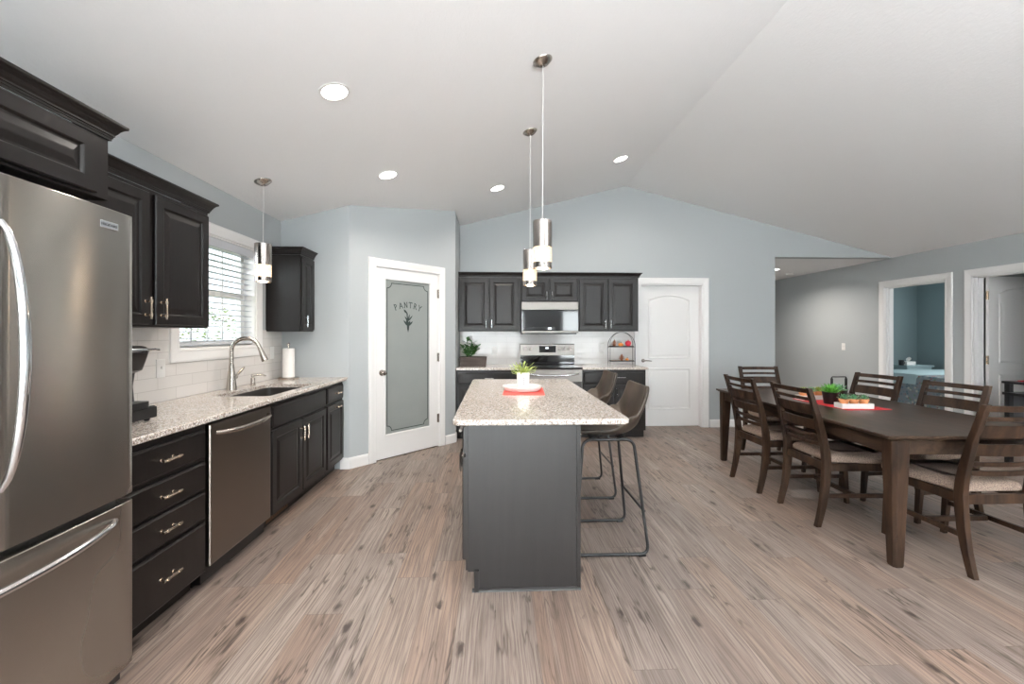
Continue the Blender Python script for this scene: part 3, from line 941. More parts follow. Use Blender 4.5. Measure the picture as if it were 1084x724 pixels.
finish('handle', b, M['nickel'], dd, smooth=True)

# left countertop with sink cut-out
def counter(name, poly, hole, z0, z1, label):
    b = B()
    mid = 0.004
    outer = [b.verts.new((x, y, z1)) for x, y in offset_poly(poly, mid)]
    e = [b.edges.new((outer[i], outer[(i + 1) % len(outer)])) for i in range(len(outer))]
    if hole:
        hv = [b.verts.new((x, y, z1)) for x, y in hole]
        e += [b.edges.new((hv[i], hv[(i + 1) % len(hv)])) for i in range(len(hv))]
        hl = [b.verts.new((x, y, z0)) for x, y in hole]
        bmesh.ops.triangle_fill(b, edges=e, use_beauty=True)
        bridge(b, hv, hl)
    else:
        b.faces.new(outer)
    r1 = [b.verts.new((x, y, z1 - mid)) for x, y in poly]
    r2 = [b.verts.new((x, y, z0 + mid)) for x, y in poly]
    r3 = [b.verts.new((x, y, z0)) for x, y in offset_poly(poly, mid)]
    bridge(b, outer, r1); bridge(b, r1, r2); bridge(b, r2, r3)
    if hole:
        e = [b.edges.get((r3[i], r3[(i + 1) % len(r3)])) for i in range(len(r3))] + [b.edges.get((hl[i], hl[(i + 1) % len(hl)])) for i in range(len(hl))]
        bmesh.ops.triangle_fill(b, edges=e, use_beauty=True)
    else:
        b.faces.new(list(reversed(r3)))
    return tag(finish(name, b, M['granite']), label, 'countertop')
XF = -1.476
SX0, SX1, SY0, SY1 = -1.950, -1.560, 2.985, 3.705
counter('granite_countertop', rect(XL + 0.009, XF, 1.700, 4.285), rrect(SX0, SX1, SY0, SY1, 0.04), 0.885, 0.914, 'speckled granite countertop with a sink cut-out along the window wall')
# undermount sink
b = B()
sr = rrect(SX0 - 0.004, SX1 + 0.004, SY0 - 0.004, SY1 + 0.004, 0.04)
rings = []
for ins, z in ((-0.025, 0.8845), (0.0, 0.8845), (0.004, 0.80), (0.012, 0.72), (0.04, 0.695), (0.10, 0.69)):
    rings.append([(x, y, z) for x, y in (offset_poly(sr, ins) if ins else sr)])
rs = loft(b, rings, cap=False); b.faces.new(rs[-1])
sk = tag(finish('kitchen_sink', b, M['sink'], smooth=True), 'dark undermount kitchen sink set in the countertop below the window', 'sink')
b = B(); lathe(b, [(0.0, 0.0), (0.044, 0.0), (0.046, 0.004), (0.034, 0.005), (0.03, 0.002), (0.0, 0.002)], n=24)
finish('drain', b, M['chrome'], sk, loc=(-1.76, 3.34, 0.6905), smooth=True)

# faucet
fc = empty('kitchen_faucet', (-2.03, 3.345, 0.914), 0, 'brushed nickel gooseneck faucet behind the sink', 'faucet')
b = B()
lathe(b, [(0.0, 0.0), (0.036, 0.0), (0.034, 0.02), (0.031, 0.06), (0.026, 0.12), (0.019, 0.17), (0.016, 0.20), (0.0, 0.20)], n=24)
finish('base', b, M['nickel'], fc, smooth=True)
b = B()
dirv = Vector((0.75, 0.25)).normalized()
pts = [(0, 0, 0.17), (0, 0, 0.30)]
rad_ = 0.095
for i in range(1, 15):
    a = PI - (PI * 0.92) * i / 14
    k = rad_ + rad_ * math.cos(a)
    pts.append((dirv.x * k, dirv.y * k, 0.30 + rad_ * math.sin(a)))
tube(b, pts, 0.0145, 14)
finish('spout', b, M['nickel'], fc, smooth=True)
p0 = Vector(pts[-1]); dr = (Vector(pts[-1]) - Vector(pts[-2])).normalized()
b = B(); tube(b, [p0 - dr * 0.002, p0 + dr * 0.03, p0 + dr * 0.035, p0 + dr * 0.10, p0 + dr * 0.115], [0.0155, 0.0165, 0.018, 0.024, 0.022], 16)
finish('spray_head', b, M['nickel'], fc, smooth=True)
b = B(); tube(b, [(0.0, 0.02, 0.085), (0.0, 0.052, 0.095)], 0.018, 12)
tube(b, [(0.0, 0.045, 0.095), (0.01, 0.09, 0.13), (0.02, 0.13, 0.165)], [0.009, 0.010, 0.006], 10)
finish('lever_handle', b, M['nickel'], fc, smooth=True)
# soap dispenser
sd = empty('soap_dispenser', (-2.035, 3.640, 0.914), 0, 'small nickel soap dispenser pump beside the faucet', 'soap dispenser')
b = B(); lathe(b, [(0.0, 0.0), (0.022, 0.0), (0.022, 0.006), (0.016, 0.01), (0.017, 0.055), (0.013, 0.062), (0.0, 0.062)], n=20)
finish('base', b, M['nickel'], sd, smooth=True)
b = B(); tube(b, [(0, 0, 0.055), (0, 0, 0.082)], 0.007, 10)
tube(b, [(-0.012, -0.004, 0.080), (0.02, 0.01, 0.084), (0.06, 0.03, 0.086), (0.088, 0.042, 0.074)], [0.010, 0.009, 0.007, 0.005], 10)
finish('nozzle', b, M['nickel'], sd, smooth=True)
# paper towel
pt = empty('paper_towel_holder', (-1.975, 4.13, 0.914), 0, 'upright metal paper towel stand in the corner of the sink counter', 'paper towel holder')
b = B(); lathe(b, [(0.0, 0.0), (0.088, 0.0), (0.09, 0.004), (0.09, 0.014), (0.084, 0.018), (0.0, 0.018)], n=36)
finish('base', b, M['nickel'], pt, smooth=True)
b = B(); lathe(b, [(0.0, 0.018), (0.007, 0.018), (0.007, 0.315), (0.012, 0.320), (0.013, 0.332), (0.007, 0.342), (0.0, 0.343)], n=16)
finish('rod', b, M['nickel'], pt, smooth=True)
b = B()
def annulus(b, r0, r1, z0, z1, n=36):
    rings = [[(r_ * math.cos(2 * PI * i / n), r_ * math.sin(2 * PI * i / n), z) for i in range(n)] for r_, z in ((r0, z0), (r1, z0), (r1, z1), (r0, z1))]
    rs = loft(b, rings, cap=False); bridge(b, rs[-1], rs[0])
annulus(b, 0.02, 0.053, 0, 0.272)
tag(finish('paper_towel_roll', b, M['paper'], smooth=True, loc=(-1.975, 4.13, 0.9325)), 'white roll of paper towels standing on the metal holder', 'paper towels')

# coffee maker and its pod drawer
cd = empty('coffee_pod_drawer', (-1.86, 2.03, 0.914), 0, 'black coffee pod drawer under the coffee maker beside the fridge', 'pod drawer')
b = B(); box(b, -0.14, 0.155, -0.17, 0.17, 0.012, 0.072)
finish('body', b, M['black_plastic'], cd, bevel=0.006)
b = B(); box(b, 0.1555, 0.165, -0.165, 0.165, 0.014, 0.068)
finish('drawer', b, M['black_metal'], cd, bevel=0.004)
for sx_ in (-1, 1):
    for sy_ in (-1, 1):
        b = B(); lathe(b, [(0, 0), (0.011, 0), (0.012, 0.013), (0, 0.013)], 0.01 + sx_ * 0.12, sy_ * 0.145, 12)
        finish('foot', b, M['rubber'], cd, smooth=True)
cm = empty('coffee_maker', (-1.815, 2.05, 0.987), 0, 'black pod coffee maker with chrome lid rim on the counter beside the fridge', 'coffee maker')
b = B()
loft(b, [[(x, y, z) for x, y in rrect(x0, x1, -0.10, 0.10, 0.03, 4)] for x0, x1, z in ((-0.12, 0.065, 0.0), (-0.12, 0.060, 0.05), (-0.12, 0.055, 0.10), (-0.12, 0.065, 0.165), (-0.12, 0.10, 0.180), (-0.12, 0.115, 0.22), (-0.12, 0.13, 0.265))])
finish('body', b, M['black_plastic'], cm, smooth=True)
b = B(); loft(b, [[(x, y, z) for x, y in rrect(-0.06, 0.135, -0.095, 0.095, 0.03, 4)] for z in (0.0, 0.028)])
finish('drip_tray', b, M['black_metal'], cm, smooth=True)
b = B(); loft(b, [[(x, y, z) for x, y in offset_poly(rrect(-0.12, 0.13, -0.10, 0.10, 0.03, 4), i)] for i, z in ((-0.002, 0.266), (-0.003, 0.271), (-0.003, 0.279), (0.0, 0.285))])
tube(b, [(0.10, 0.06, 0.275), (0.16, 0.085, 0.281), (0.165, 0.10, 0.279)], 0.005, 8)
finish('lid_rim', b, M['chrome'], cm, smooth=True)
b = B(); loft(b, [[(x, y, z) for x, y in offset_poly(rrect(-0.12, 0.13, -0.10, 0.10, 0.03, 4), i)] for i, z in ((0.004, 0.2855), (0.01, 0.293), (0.03, 0.298))])
finish('lid', b, M['black_plastic'], cm, smooth=True)

# wall plates
def plate(name, loc, rz, label, cat, toggle=True, outlet=False):
    o = empty(name, loc, rz, label, cat)
    b = B(); box(b, -0.036, 0.036, -0.005, 0.0, -0.058, 0.058)
    finish('cover_plate', b, M['white_plastic'], o, bevel=0.003)
    b = B()
    if outlet:
        for z in (-0.02, 0.02): box(b, -0.017, 0.017, -0.0075, -0.0051, z - 0.014, z + 0.014)
        finish('socket', b, M['white_plastic'], o, bevel=0.003)
    else:
        box(b, -0.005, 0.005, -0.016, -0.005, -0.004, 0.012)
        finish('toggle', b, M['white_plastic'], o, bevel=0.002)
    return o
plate('light_switch', (XL + 0.0085, 2.765, 1.125), PI / 2, 'white toggle switch plate on the tile left of the sink window', 'light switch')
plate('wall_outlet', (XL + 0.0085, 4.10, 1.165), PI / 2, 'white outlet plate on the tile between window and paper towels', 'outlet', outlet=True)
plate('wall_outlet', (-0.02, YB - 0.0085, 1.105), 0, 'white outlet plate on the back tile left of the range', 'outlet', outlet=True)
plate('wall_outlet', (1.50, YB - 0.0085, 1.145), 0, 'white outlet plate on the back tile left of the wire fruit stand', 'outlet', outlet=True)
plate('light_switch', (XR - 0.0005, 6.89, 1.13), -PI / 2, 'white switch plate on the grey hall wall left of the bedroom doorway', 'light switch')

# ------------------------------------------------------------------ wall cabinets
UP_D = 0.316
CROWN = [(0, 0), (0.007, 0.0), (0.007, 0.008), (0.010, 0.009), (0.010, 0.016), (0.014, 0.017), (0.014, 0.023), (0.019, 0.030), (0.025, 0.042), (0.034, 0.052), (0.041, 0.056), (0.043, 0.059), (0.043, 0.067), (0.040, 0.068), (0.0, 0.068)]
def crown(name, path, z, label):
    b = B(); sweep(b, path, CROWN, lambda a, c, h: (a, c, z + h))
    return tag(finish(name, b, M['espresso']), label, 'crown moulding')
# over the fridge: deep cabinet
cabinet('fridge_cabinet', 'wide dark espresso cabinet mounted over the refrigerator', 'cabinet', (XL, 0.70, 0), PI / 2, 1.020, 0.611, 1.862, 2.098,
        [('door', 0.010, 0.470, 1.872, 2.088, None), ('door', 0.480, 0.956, 1.872, 2.088, None)])
crown('crown_moulding', [(XL + 0.611, 0.70), (XL + 0.611, 1.721), (XL, 1.721)], 2.099, 'dark crown moulding along the top of the cabinet over the fridge')
cabinet('wall_cabinet', 'dark espresso two door wall cabinet between fridge and sink window', 'cabinet', (XL, 1.725, 0), PI / 2, 1.015, UP_D, 1.378, 2.098,
        [('door', 0.020, 0.547, 1.390, 2.075, (0.515, 1.475, True)), ('door', 0.585, 1.000, 1.390, 2.075, (0.618, 1.475, True))])
crown('crown_moulding', [(XL + UP_D, 1.78), (XL + UP_D, 2.741), (XL, 2.741)], 2.099, 'dark crown moulding on the wall cabinet left of the sink window')
cabinet('corner_wall_cabinet', 'narrow dark espresso wall cabinet right of the sink window above the paper towels', 'cabinet', (XL, 4.005, 0), PI / 2, 0.280, UP_D, 1.366, 2.075,
        [('door', 0.012, 0.262, 1.376, 2.060, (0.045, 1.46, True))], pullmat=M['chrome'])
crown('crown_moulding', [(XL, 4.004), (XL + UP_D, 4.004), (XL + UP_D, 4.288)][::1], 2.0755, 'dark crown moulding on the narrow corner cabinet above the paper towels')

# back wall uppers
RG0, RG1 = 0.333, 1.097
cabinet('wall_cabinet', 'dark two door wall cabinet left of the microwave on the back wall', 'cabinet', (-0.500, YB, 0), 0, 0.830, UP_D, 1.378, 2.098,
        [('door', 0.022, 0.402, 1.392, 2.080, (0.372, 1.475, True)), ('door', 0.416, 0.795, 1.392, 2.080, (0.446, 1.475, True))], pullmat=M['chrome'])
cabinet('wall_cabinet', 'short dark two door cabinet directly above the microwave', 'cabinet', (RG0, YB, 0), 0, RG1 - RG0, UP_D, 1.770, 2.098,
        [('door', 0.012, 0.375, 1.782, 2.080, (0.345, 1.852, True)), ('door', 0.389, 0.752, 1.782, 2.080, (0.419, 1.852, True))], pullmat=M['chrome'])
cabinet('wall_cabinet', 'dark two door wall cabinet right of the microwave near the white door', 'cabinet', (RG1 + 0.003, YB, 0), 0, 0.828, UP_D, 1.378, 2.098,
        [('door', 0.022, 0.402, 1.392, 2.080, (0.372, 1.475, True)), ('door', 0.416, 0.800, 1.392, 2.080, (0.446, 1.475, True))], pullmat=M['chrome'])
crown('crown_moulding', [(-0.498, YB - UP_D), (1.929, YB - UP_D), (1.929, YB)], 2.099, 'long dark crown moulding across the back wall cabinets')

# back base cabinets
cabinet('base_cabinet', 'dark espresso base cabinet with drawer and doors left of the range under the leafy planter', 'cabinet', (-0.500, YB, 0), 0, 0.830, CAB_D, 0.1, 0.884,
        [('drawer', 0.022, 0.808, 0.712, 0.850, (0.415, 0.78, False)), ('door', 0.022, 0.408, 0.120, 0.690, (0.375, 0.60, True)), ('door', 0.420, 0.808, 0.120, 0.690, (0.455, 0.60, True))], toe=0.10, pullmat=M['chrome'])
cabinet('base_cabinet', 'dark espresso base cabinet with drawer and doors right of the range under the wire stand', 'cabinet', (RG1 + 0.003, YB, 0), 0, 0.828, CAB_D, 0.1, 0.884,
        [('drawer', 0.022, 0.806, 0.712, 0.850, (0.50, 0.785, False)), ('door', 0.022, 0.408, 0.120, 0.685, (0.375, 0.60, True)), ('door', 0.420, 0.806, 0.120, 0.685, (0.455, 0.60, True))], toe=0.10, pullmat=M['chrome'])
counter('granite_countertop', rect(-0.504, RG0 - 0.002, YB - 0.645, YB - 0.009), None, 0.885, 0.914, 'speckled granite countertop on the back wall left of the range')
counter('granite_countertop', rect(RG1 + 0.001, 1.950, YB - 0.645, YB - 0.009), None, 0.885, 0.914, 'speckled granite countertop on the back wall right of the range')

# ------------------------------------------------------------------ microwave
mw = empty('microwave', (RG0, YB, 1.336), 0, 'stainless over-the-range microwave with black glass front', 'microwave')
MWW = RG1 - RG0
b = B(); box(b, 0.003, MWW - 0.003, -0.375, -0.01, 0.03, 0.432)
box(b, 0.02, MWW - 0.02, -0.36, -0.01, 0.0, 0.03)
finish('body', b, M['black_plastic'], mw)
b = B(); box(b, 0.003, MWW - 0.003, -0.405, -0.376, 0.325, 0.430)
finish('top_trim', b, M['range_steel'], mw, bevel=0.004)
b = B(); box(b, 0.003, MWW - 0.003, -0.405, -0.376, 0.048, 0.324)
md = finish('door', b, M['black_glass'], mw, bevel=0.004)
b = B(); box(b, 0.003, MWW - 0.003, -0.408, -0.376, 0.020, 0.047)
finish('bottom_trim', b, M['range_steel'], mw, bevel=0.004)
b = B()
for i in range(18):
    x = 0.02 + i * 0.0245
    box(b, x, x + 0.015, -0.4062, -0.405, 0.070, 0.080)
    box(b, x + 0.002, x + 0.011, -0.4062, -0.405, 0.092, 0.098)
finish("control_keypad", b, M["soft_gray"], md)
b = B(); box(b, 0.355, 0.405, -0.4070, -0.4063, 0.066, 0.092)
finish('clock_display', b, M['display'], md)

# ------------------------------------------------------------------ range
rg = empty('electric_range', (RG0, YB, 0), 0, 'stainless electric range with black glass cooktop under the microwave', 'range')
RW = RG1 - RG0
b = B(); box(b, 0.004, RW - 0.004, -0.62, -0.02, 0.03, 0.895)
for sx_ in (0.03, RW - 0.07):
    for sy_ in (-0.60, -0.08): box(b, sx_, sx_ + 0.04, sy_, sy_ + 0.04, 0, 0.03)
finish('body', b, M['black_metal'], rg)
b = B(); box(b, 0.001, RW - 0.001, -0.675, -0.085, 0.897, 0.917)
ct = finish('cooktop', b, M['black_glass'], rg, bevel=0.005)
b = B()
for cx_, cy_, r_ in ((0.20, -0.50, 0.105), (0.56, -0.50, 0.085), (0.20, -0.23, 0.075), (0.56, -0.23, 0.10), (0.38, -0.2, 0.05)):
    for q in (r_, r_ * 0.62):
        rings = [[(cx_ + k * math.cos(2 * PI * i / 40), cy_ + k * math.sin(2 * PI * i / 40), z) for i in range(40)] for k, z in ((q, .9171), (q, .9175), (q - .003, .9175), (q - .003, .9171))]
        rs = loft(b, rings, cap=False); bridge(b, rs[-1], rs[0])
finish('burner_rings', b, M['soft_gray'], ct)
b = B(); loft(b, [[(x, y, z) for y, z in ((-0.085, 0.917), (-0.115, 0.925), (-0.115, 1.05), (-0.09, 1.06), (-0.02, 1.06), (-0.02, 0.917))] for x in (0.004, RW - 0.004)])
finish('vent_panel', b, M['black_glass'], rg)
b = B(); loft(b, [[(x, y, z) for y, z in ((-0.118, 1.045), (-0.112, 1.195), (-0.098, 1.205), (-0.02, 1.205), (-0.02, 1.045))] for x in (0.002, RW - 0.002)])
bg = finish('control_panel', b, M['range_steel'], rg)
b = B(); box(b, 0.268, 0.500, -0.1205, -0.114, 1.085, 1.175)
dsp = finish('display_screen', b, M['black_glass'], bg)
b = B(); box(b, 0.355, 0.400, -0.1215, -0.1205, 1.135, 1.157)
finish('clock_digits', b, M['display'], dsp)
for x in (0.075, 0.150, 0.550, 0.621, 0.694):
    b = B(); lathe(b, [(0.0, 0.0), (0.026, 0.0), (0.026, 0.006), (0.020, 0.008), (0.018, 0.026), (0.014, 0.030), (0.0, 0.030)], n=20)
    box(b, -0.004, 0.004, -0.018, 0.018, 0.028, 0.036)
    bmesh.ops.rotate(b, verts=b.verts[:], cent=(0, 0, 0), matrix=Matrix.Rotation(PI / 2, 3, 'X'))
    kn = finish('knob', b, M['dark_nickel'], rg, loc=(x, -0.117, 1.135), smooth=True)
b = B(); box(b, 0.004, RW - 0.004, -0.668, -0.62, 0.735, 0.893)
box(b, 0.004, RW - 0.004, -0.668, -0.62, 0.30, 0.733)
od = finish('oven_door', b, M['range_steel'], rg, bevel=0.004)
b = B(); box(b, 0.012, RW - 0.012, -0.672, -0.6685, 0.31, 0.735)
finish('oven_window', b, M['black_glass'], od)
b = B()
pts = [(0.05 + (RW - 0.1) * i / 16, -0.672 - 0.05 * (1 - (i / 8 - 1) ** 4) ** 0.5, 0.828 - 0.02 * (1 - (i / 8 - 1) ** 2) + 0.01) for i in range(17)]
tube(b, pts, 0.012, 12)
finish('handle', b, M['chrome'], od, smooth=True)
b = B(); box(b, 0.004, RW - 0.004, -0.66, -0.62, 0.06, 0.29)
finish('drawer', b, M['stainless'], rg, bevel=0.004)

# ------------------------------------------------------------------ fridge
fg = empty('refrigerator', (XL + 0.01, 0.733, 0), PI / 2, 'large stainless french door refrigerator with bottom freezer at the left edge', 'refrigerator')
FW = 0.954
fd0, fd1 = 0.665, 0.738   # door back and front (from wall)
b = B(); box(b, 0.005, FW - 0.005, -fd0 + 0.004, -0.01, 0.03, 1.775)
for sx_ in (0.03, FW - 0.09): box(b, sx_, sx_ + 0.06, -0.62, -0.56, 0, 0.03); 
for sx_ in (0.03, FW - 0.09): box(b, sx_, sx_ + 0.06, -0.12, -0.06, 0, 0.03)
finish('body', b, simple('fridge_side_gray', (0.18, 0.18, 0.185), 0.4), fg)
def contour_door(name, x0, x1, z0, z1):
    b = B(); n = 18
    out = [(x0, -fd0), ]
    def bulge(x): # continuous curve over full width
        s_ = (x - FW / 2) / (FW / 2)
        return fd1 - 0.012 + 0.022 * (1 - s_ * s_)
    pts = [(x0, fd0), (x0, bulge(x0) - 0.012), (x0 + 0.004, bulge(x0) - 0.004)]
    for i in range(n + 1):
        x = x0 + 0.012 + (x1 - x0 - 0.024) * i / n
        pts.append((x, bulge(x)))
    pts += [(x1 - 0.004, bulge(x1) - 0.004), (x1, bulge(x1) - 0.012), (x1, fd0)]
    loft(b, [[(x, -y, z) for x, y in pts] for z in (z0, z1)])
    return finish(name, b, M['stainless'], fg, smooth=True, bevel=0.003), bulge
ld, bulge = contour_door('door', 0.0, FW / 2 - 0.003, 0.738, 1.790)
rd, _ = contour_door('door', FW / 2 + 0.003, FW, 0.738, 1.790)
zd, _ = contour_door('freezer_drawer', 0.0, FW, 0.095, 0.712)
def bow_handle(parent, pts_fn, r0=0.0115, sy=1.0):
    b = B(); P_ = [pts_fn(-1 + i / 12) for i in range(25)]
    rr = [r0 * (0.75 + 0.35 * (1 - (-1 + i / 12) ** 2)) for i in range(25)]
    tube(b, P_, rr, 14)
    return finish('handle', b, M['chrome'], parent, smooth=True)
for d_, xh in ((rd, FW / 2 + 0.014), (ld, FW / 2 - 0.062)):
    sgn = 1 if d_ is rd else -1
    bow_handle(d_, lambda s_, xh=xh, sgn=sgn: (xh + sgn * 0.004 * (1 - s_ * s_), -(bulge(xh) + 0.002 + 0.062 * (1 - s_ ** 2) ** 0.62), 1.282 + s_ * 0.372))
bow_handle(zd, lambda s_: (FW / 2 + s_ * 0.385, -(bulge(FW / 2 + s_ * 0.385) + 0.002 + 0.055 * (1 - s_ ** 2) ** 0.6), 0.655 + 0.010 * s_ * s_))
b = B(); box(b, 0.80, 0.872, -(bulge(0.836) + 0.003), -bulge(0.836) + 0.003, 1.716, 1.742)
bd = finish('brand_badge', b, M['chrome'], rd, bevel=0.0015, rot=(0, 0, 0))
cu = bpy.data.curves.new('brand_lettering', 'FONT'); cu.body = 'FRIGIDAIRE'; cu.size = 0.0125; cu.extrude = 0.0003; cu.align_x = 'CENTER'; cu.align_y = 'CENTER'
to = bpy.data.objects.new('tmp_text', cu); col.objects.link(to)
bpy.context.view_layer.update()
me = bpy.data.meshes.new_from_object(to.evaluated_get(bpy.context.evaluated_depsgraph_get()))
bpy.data.objects.remove(to)
me.materials.append(M['dark_print'])
tx = bpy.data.objects.new('brand_lettering', me); col.objects.link(tx); tx.parent = rd
tx.location = (0.836, -(bulge(0.836) + 0.0034), 1.729); tx.rotation_euler = (PI / 2, 0, 0)
b = B(); box(b, 0.02, FW - 0.02, -0.69, -0.60, 0.035, 0.092)
finish('base_grille', b, M['black_plastic'], fg)
b = B(); lathe(b, [(0.0, 0.0), (0.028, 0.0), (0.032, 0.02), (0.036, 0.034), (0, 0.034)], FW - 0.05, -0.655, 16)
finish('leveling_foot', b, simple('gray_plastic', (0.25, 0.25, 0.26), 0.5), fg, smooth=True)

# ------------------------------------------------------------------ island
IX0, IX1, IY0, IY1 = -0.158, 0.444, 2.225, 3.93
isl = empty('kitchen_island', ((IX0 + IX1) / 2, (IY0 + IY1) / 2, 0), 0, 'dark espresso kitchen island cabinet under the granite slab', 'island')
ox, oy = (IX0 + IX1) / 2, (IY0 + IY1) / 2
b = B()
box(b, IX0 - ox, IX1 - ox - 0.02, IY0 + 0.018 - oy, IY1 - oy, 0.10, 0.884)
box(b, IX0 + 0.05 - ox, IX1 - ox - 0.02, IY0 + 0.018 - oy, IY1 - oy, 0.0, 0.10)
finish('body', b, M['island_espresso'], isl)
b = B()
pts = [(IX0 + 0.012, 0.10), (IX0 + 0.048, 0.10), (IX0 + 0.048, 0.0), (IX1 - 0.001, 0.0), (IX1 - 0.001, 0.884), (IX0 + 0.012, 0.884)]
loft(b, [[(x - ox, IY0 - oy + y, z) for x, z in pts] for y in (0.0, 0.0175)])
finish('end_panel', b, M['island_espresso'], isl, bevel=0.0015, segs=1)
b = B(); box(b, IX1 - 0.020 - ox, IX1 + 0.002 - ox, IY0 - 0.006 - oy, IY0 - 0.0005 - oy, 0.0, 0.884)
finish('corner_trim', b, M['island_espresso'], isl, bevel=0.002)
b = B(); box(b, IX1 - 0.0195 - ox, IX1 - ox, IY0 + 0.018 - oy, IY1 - oy, 0.0, 0.884)
finish('back_panel', b, M['island_espresso'], isl)
b = B()
sweep(b, [(IX0 + 0.035 - ox, IY0 - oy), (IX1 + 0.002 - ox, IY0 - oy)], [(0.0005, 0.0), (0.014, 0.0), (0.012, 0.008), (0.004, 0.014), (0.0005, 0.015)], lambda a, c, h: (a, c - 0.006 if False else c, h))
box(b, IX0 + 0.046 - ox, IX0 + 0.070 - ox, IY0 - 0.016 - oy, IY0 - 0.001 - oy, 0.0, 0.112)
finish('base_shoe', b, M['island_espresso'], isl)
# island doors face -x
def isl_front(kind, y0, y1, z0, z1, hd):
    b = B()
    prof = DOOR_PROF if kind == 'door' else DRAWER_PROF
    # local frame: a runs along +y
    panel_rings(b, [(y1, z0), (y0, z0), (y0, z1), (y1, z1)][::-1], prof, lambda p, q, h: (IX0 - ox - 0.0005 - h, p - oy, q), cap_first=True)
    f = finish(kind, b, M['island_espresso'], isl)
    h = pull(f, 0, 0, 0, kind == 'door', mat=M['dark_nickel'])
    h.location = (IX0 - ox - 0.0195, hd[0] - oy, hd[1]); h.rotation_euler = (0, 0, -PI / 2)
yy = IY0 + 0.03
for k in range(3):
    y0 = yy + k * 0.555; y1 = y0 + 0.54
    isl_front('drawer', y0, y1, 0.712, 0.850, ((y0 + y1) / 2, 0.78))
    ym = (y0 + y1) / 2
    isl_front('door', y0, ym - 0.004, 0.150, 0.690, (ym - 0.035, 0.60))
    isl_front('door', ym + 0.004, y1, 0.150, 0.690, (ym + 0.035, 0.60))
sl = counter('granite_island_top', rrect(-0.218, 0.678, 2.118, 4.027, 0.035, 4), None, 0.886, 0.914, 'speckled beige granite slab on top of the kitchen island')

# napkin, tray, vase on the island
b = B(); loft(b, [[(x, y, z) for x, y in offset_poly(rect(-0.148, 0.148, -0.20, 0.20), i)] for i, z in ((0, 0), (0, 0.002), (0.002, 0.003))])
tag(finish('red_napkin', b, M['coral'], loc=(0.208, 3.165, 0.9145), rot=(0, 0, R(-4))), 'coral red cloth laid under the white tray on the island', 'placemat')
b = B(); lathe(b, [(0.0, 0.0), (0.125, 0.0), (0.136, 0.006), (0.146, 0.022), (0.150, 0.034), (0.147, 0.035), (0.140, 0.025), (0.132, 0.012), (0.0, 0.010)], n=48)
tag(finish('round_tray', b, M['white_ceramic'], smooth=True, loc=(0.196, 3.20, 0.918)), 'round white rimmed tray on the kitchen island', 'tray')
VX, VY, VZ = 0.205, 3.22, 0.929
vs = empty('white_vase', (VX, VY, VZ), 0, 'small white square ceramic vase on the round island tray', 'vase')
b = B()
rs = loft(b, [[(x, y, z) for x, y in rrect(-w_, w_, -w_, w_, 0.014, 4)] for w_, z in ((0.040, 0.0), (0.044, 0.003), (0.047, 0.122), (0.043, 0.122), (0.040, 0.01))], cap=False)
b.faces.new(rs[0]); b.faces.new(list(reversed(rs[-1])))
finish('vase_body', b, M['white_ceramic'], vs, smooth=True)
b = B()
def fv(x, z, q): return (x, -0.0462 - q * 0.0008 - (z - 0.06) * 0.024, z)
stroke(b, [(0.0, 0.022), (0.0, 0.092)], 0.003, fv)
for z in (0.036, 0.050, 0.064, 0.078): stroke(b, [(-0.004, z), (0.005, z + 0.003)], 0.004, fv)
finish('printed_script', b, M['dark_print'], vs)
def leaf3(bm, base, direction, l, w, droop=0.2, up=(0, 0, 1)):
    d = Vector(direction).normalized(); s_ = d.cross(Vector(up))
    if s_.length < 1e-3: s_ = Vector((1, 0, 0))
    s_.normalize(); n_ = s_.cross(d)
    base = Vector(base); th_ = 0.0012
    prof = ((0.0, 0.12), (0.25, 0.75), (0.55, 1.0), (0.8, 0.65), (1.0, 0.05))
    top = []; 
    for t_, k in prof:
        c = base + d * l * t_ - Vector((0, 0, 1)) * droop * l * t_ * t_
        top.append([c - s_ * w * k / 2, c + n_ * (-0.08 * w), c + s_ * w * k / 2])
    V1 = [[bm.verts.new(q) for q in r] for r in top]
    V2 = [[bm.verts.new(q - n_ * th_) for q in r] for r in top]
    for A_ in (V1, V2):
        for r0, r1 in zip(A_, A_[1:]): bridge(bm, r0, r1, closed=False)
    for r0, r1, q0, q1 in zip(V1, V1[1:], V2, V2[1:]):
        bm.faces.new((r0[0], r1[0], q1[0], q0[0])); bm.faces.new((r0[2], r1[2], q1[2], q0[2]))
def plant(name, loc, label, mat, n, l, w, spread, h, group=None, stems=True, cat='plant'):
    t = empty(name, loc, 0, label, cat, group)
    b = B(); bs = B()
    for i in range(n):
        a = i * 2.399 + random.uniform(-.3, .3); el = random.uniform(0.25, 1.35)
        hh = h * random.uniform(0.25, 1.0); rr_ = spread * random.uniform(0.1, 1.0) * (1.0 if stems else .3)
        base = Vector((rr_ * math.cos(a), rr_ * math.sin(a), hh))
        if stems: tube(bs, [(0, 0, 0), (rr_ * .3 * math.cos(a), rr_ * .3 * math.sin(a), hh * .6), tuple(base)], 0.0018, 5)
        leaf3(b, base, (math.cos(a) * math.cos(el), math.sin(a) * math.cos(el), math.sin(el)), l * random.uniform(.7, 1.15), w)
    finish('leaves', b, mat, t, smooth=True)
    if stems: finish('stems', bs, mat, t)
    else: bs.free()
    return t
plant('green_sprig', (VX, VY, VZ + 0.085), 'small sprig of yellow green leaves in the white island vase', M['lime_leaf'], 60, 0.034, 0.012, 0.095, 0.10)

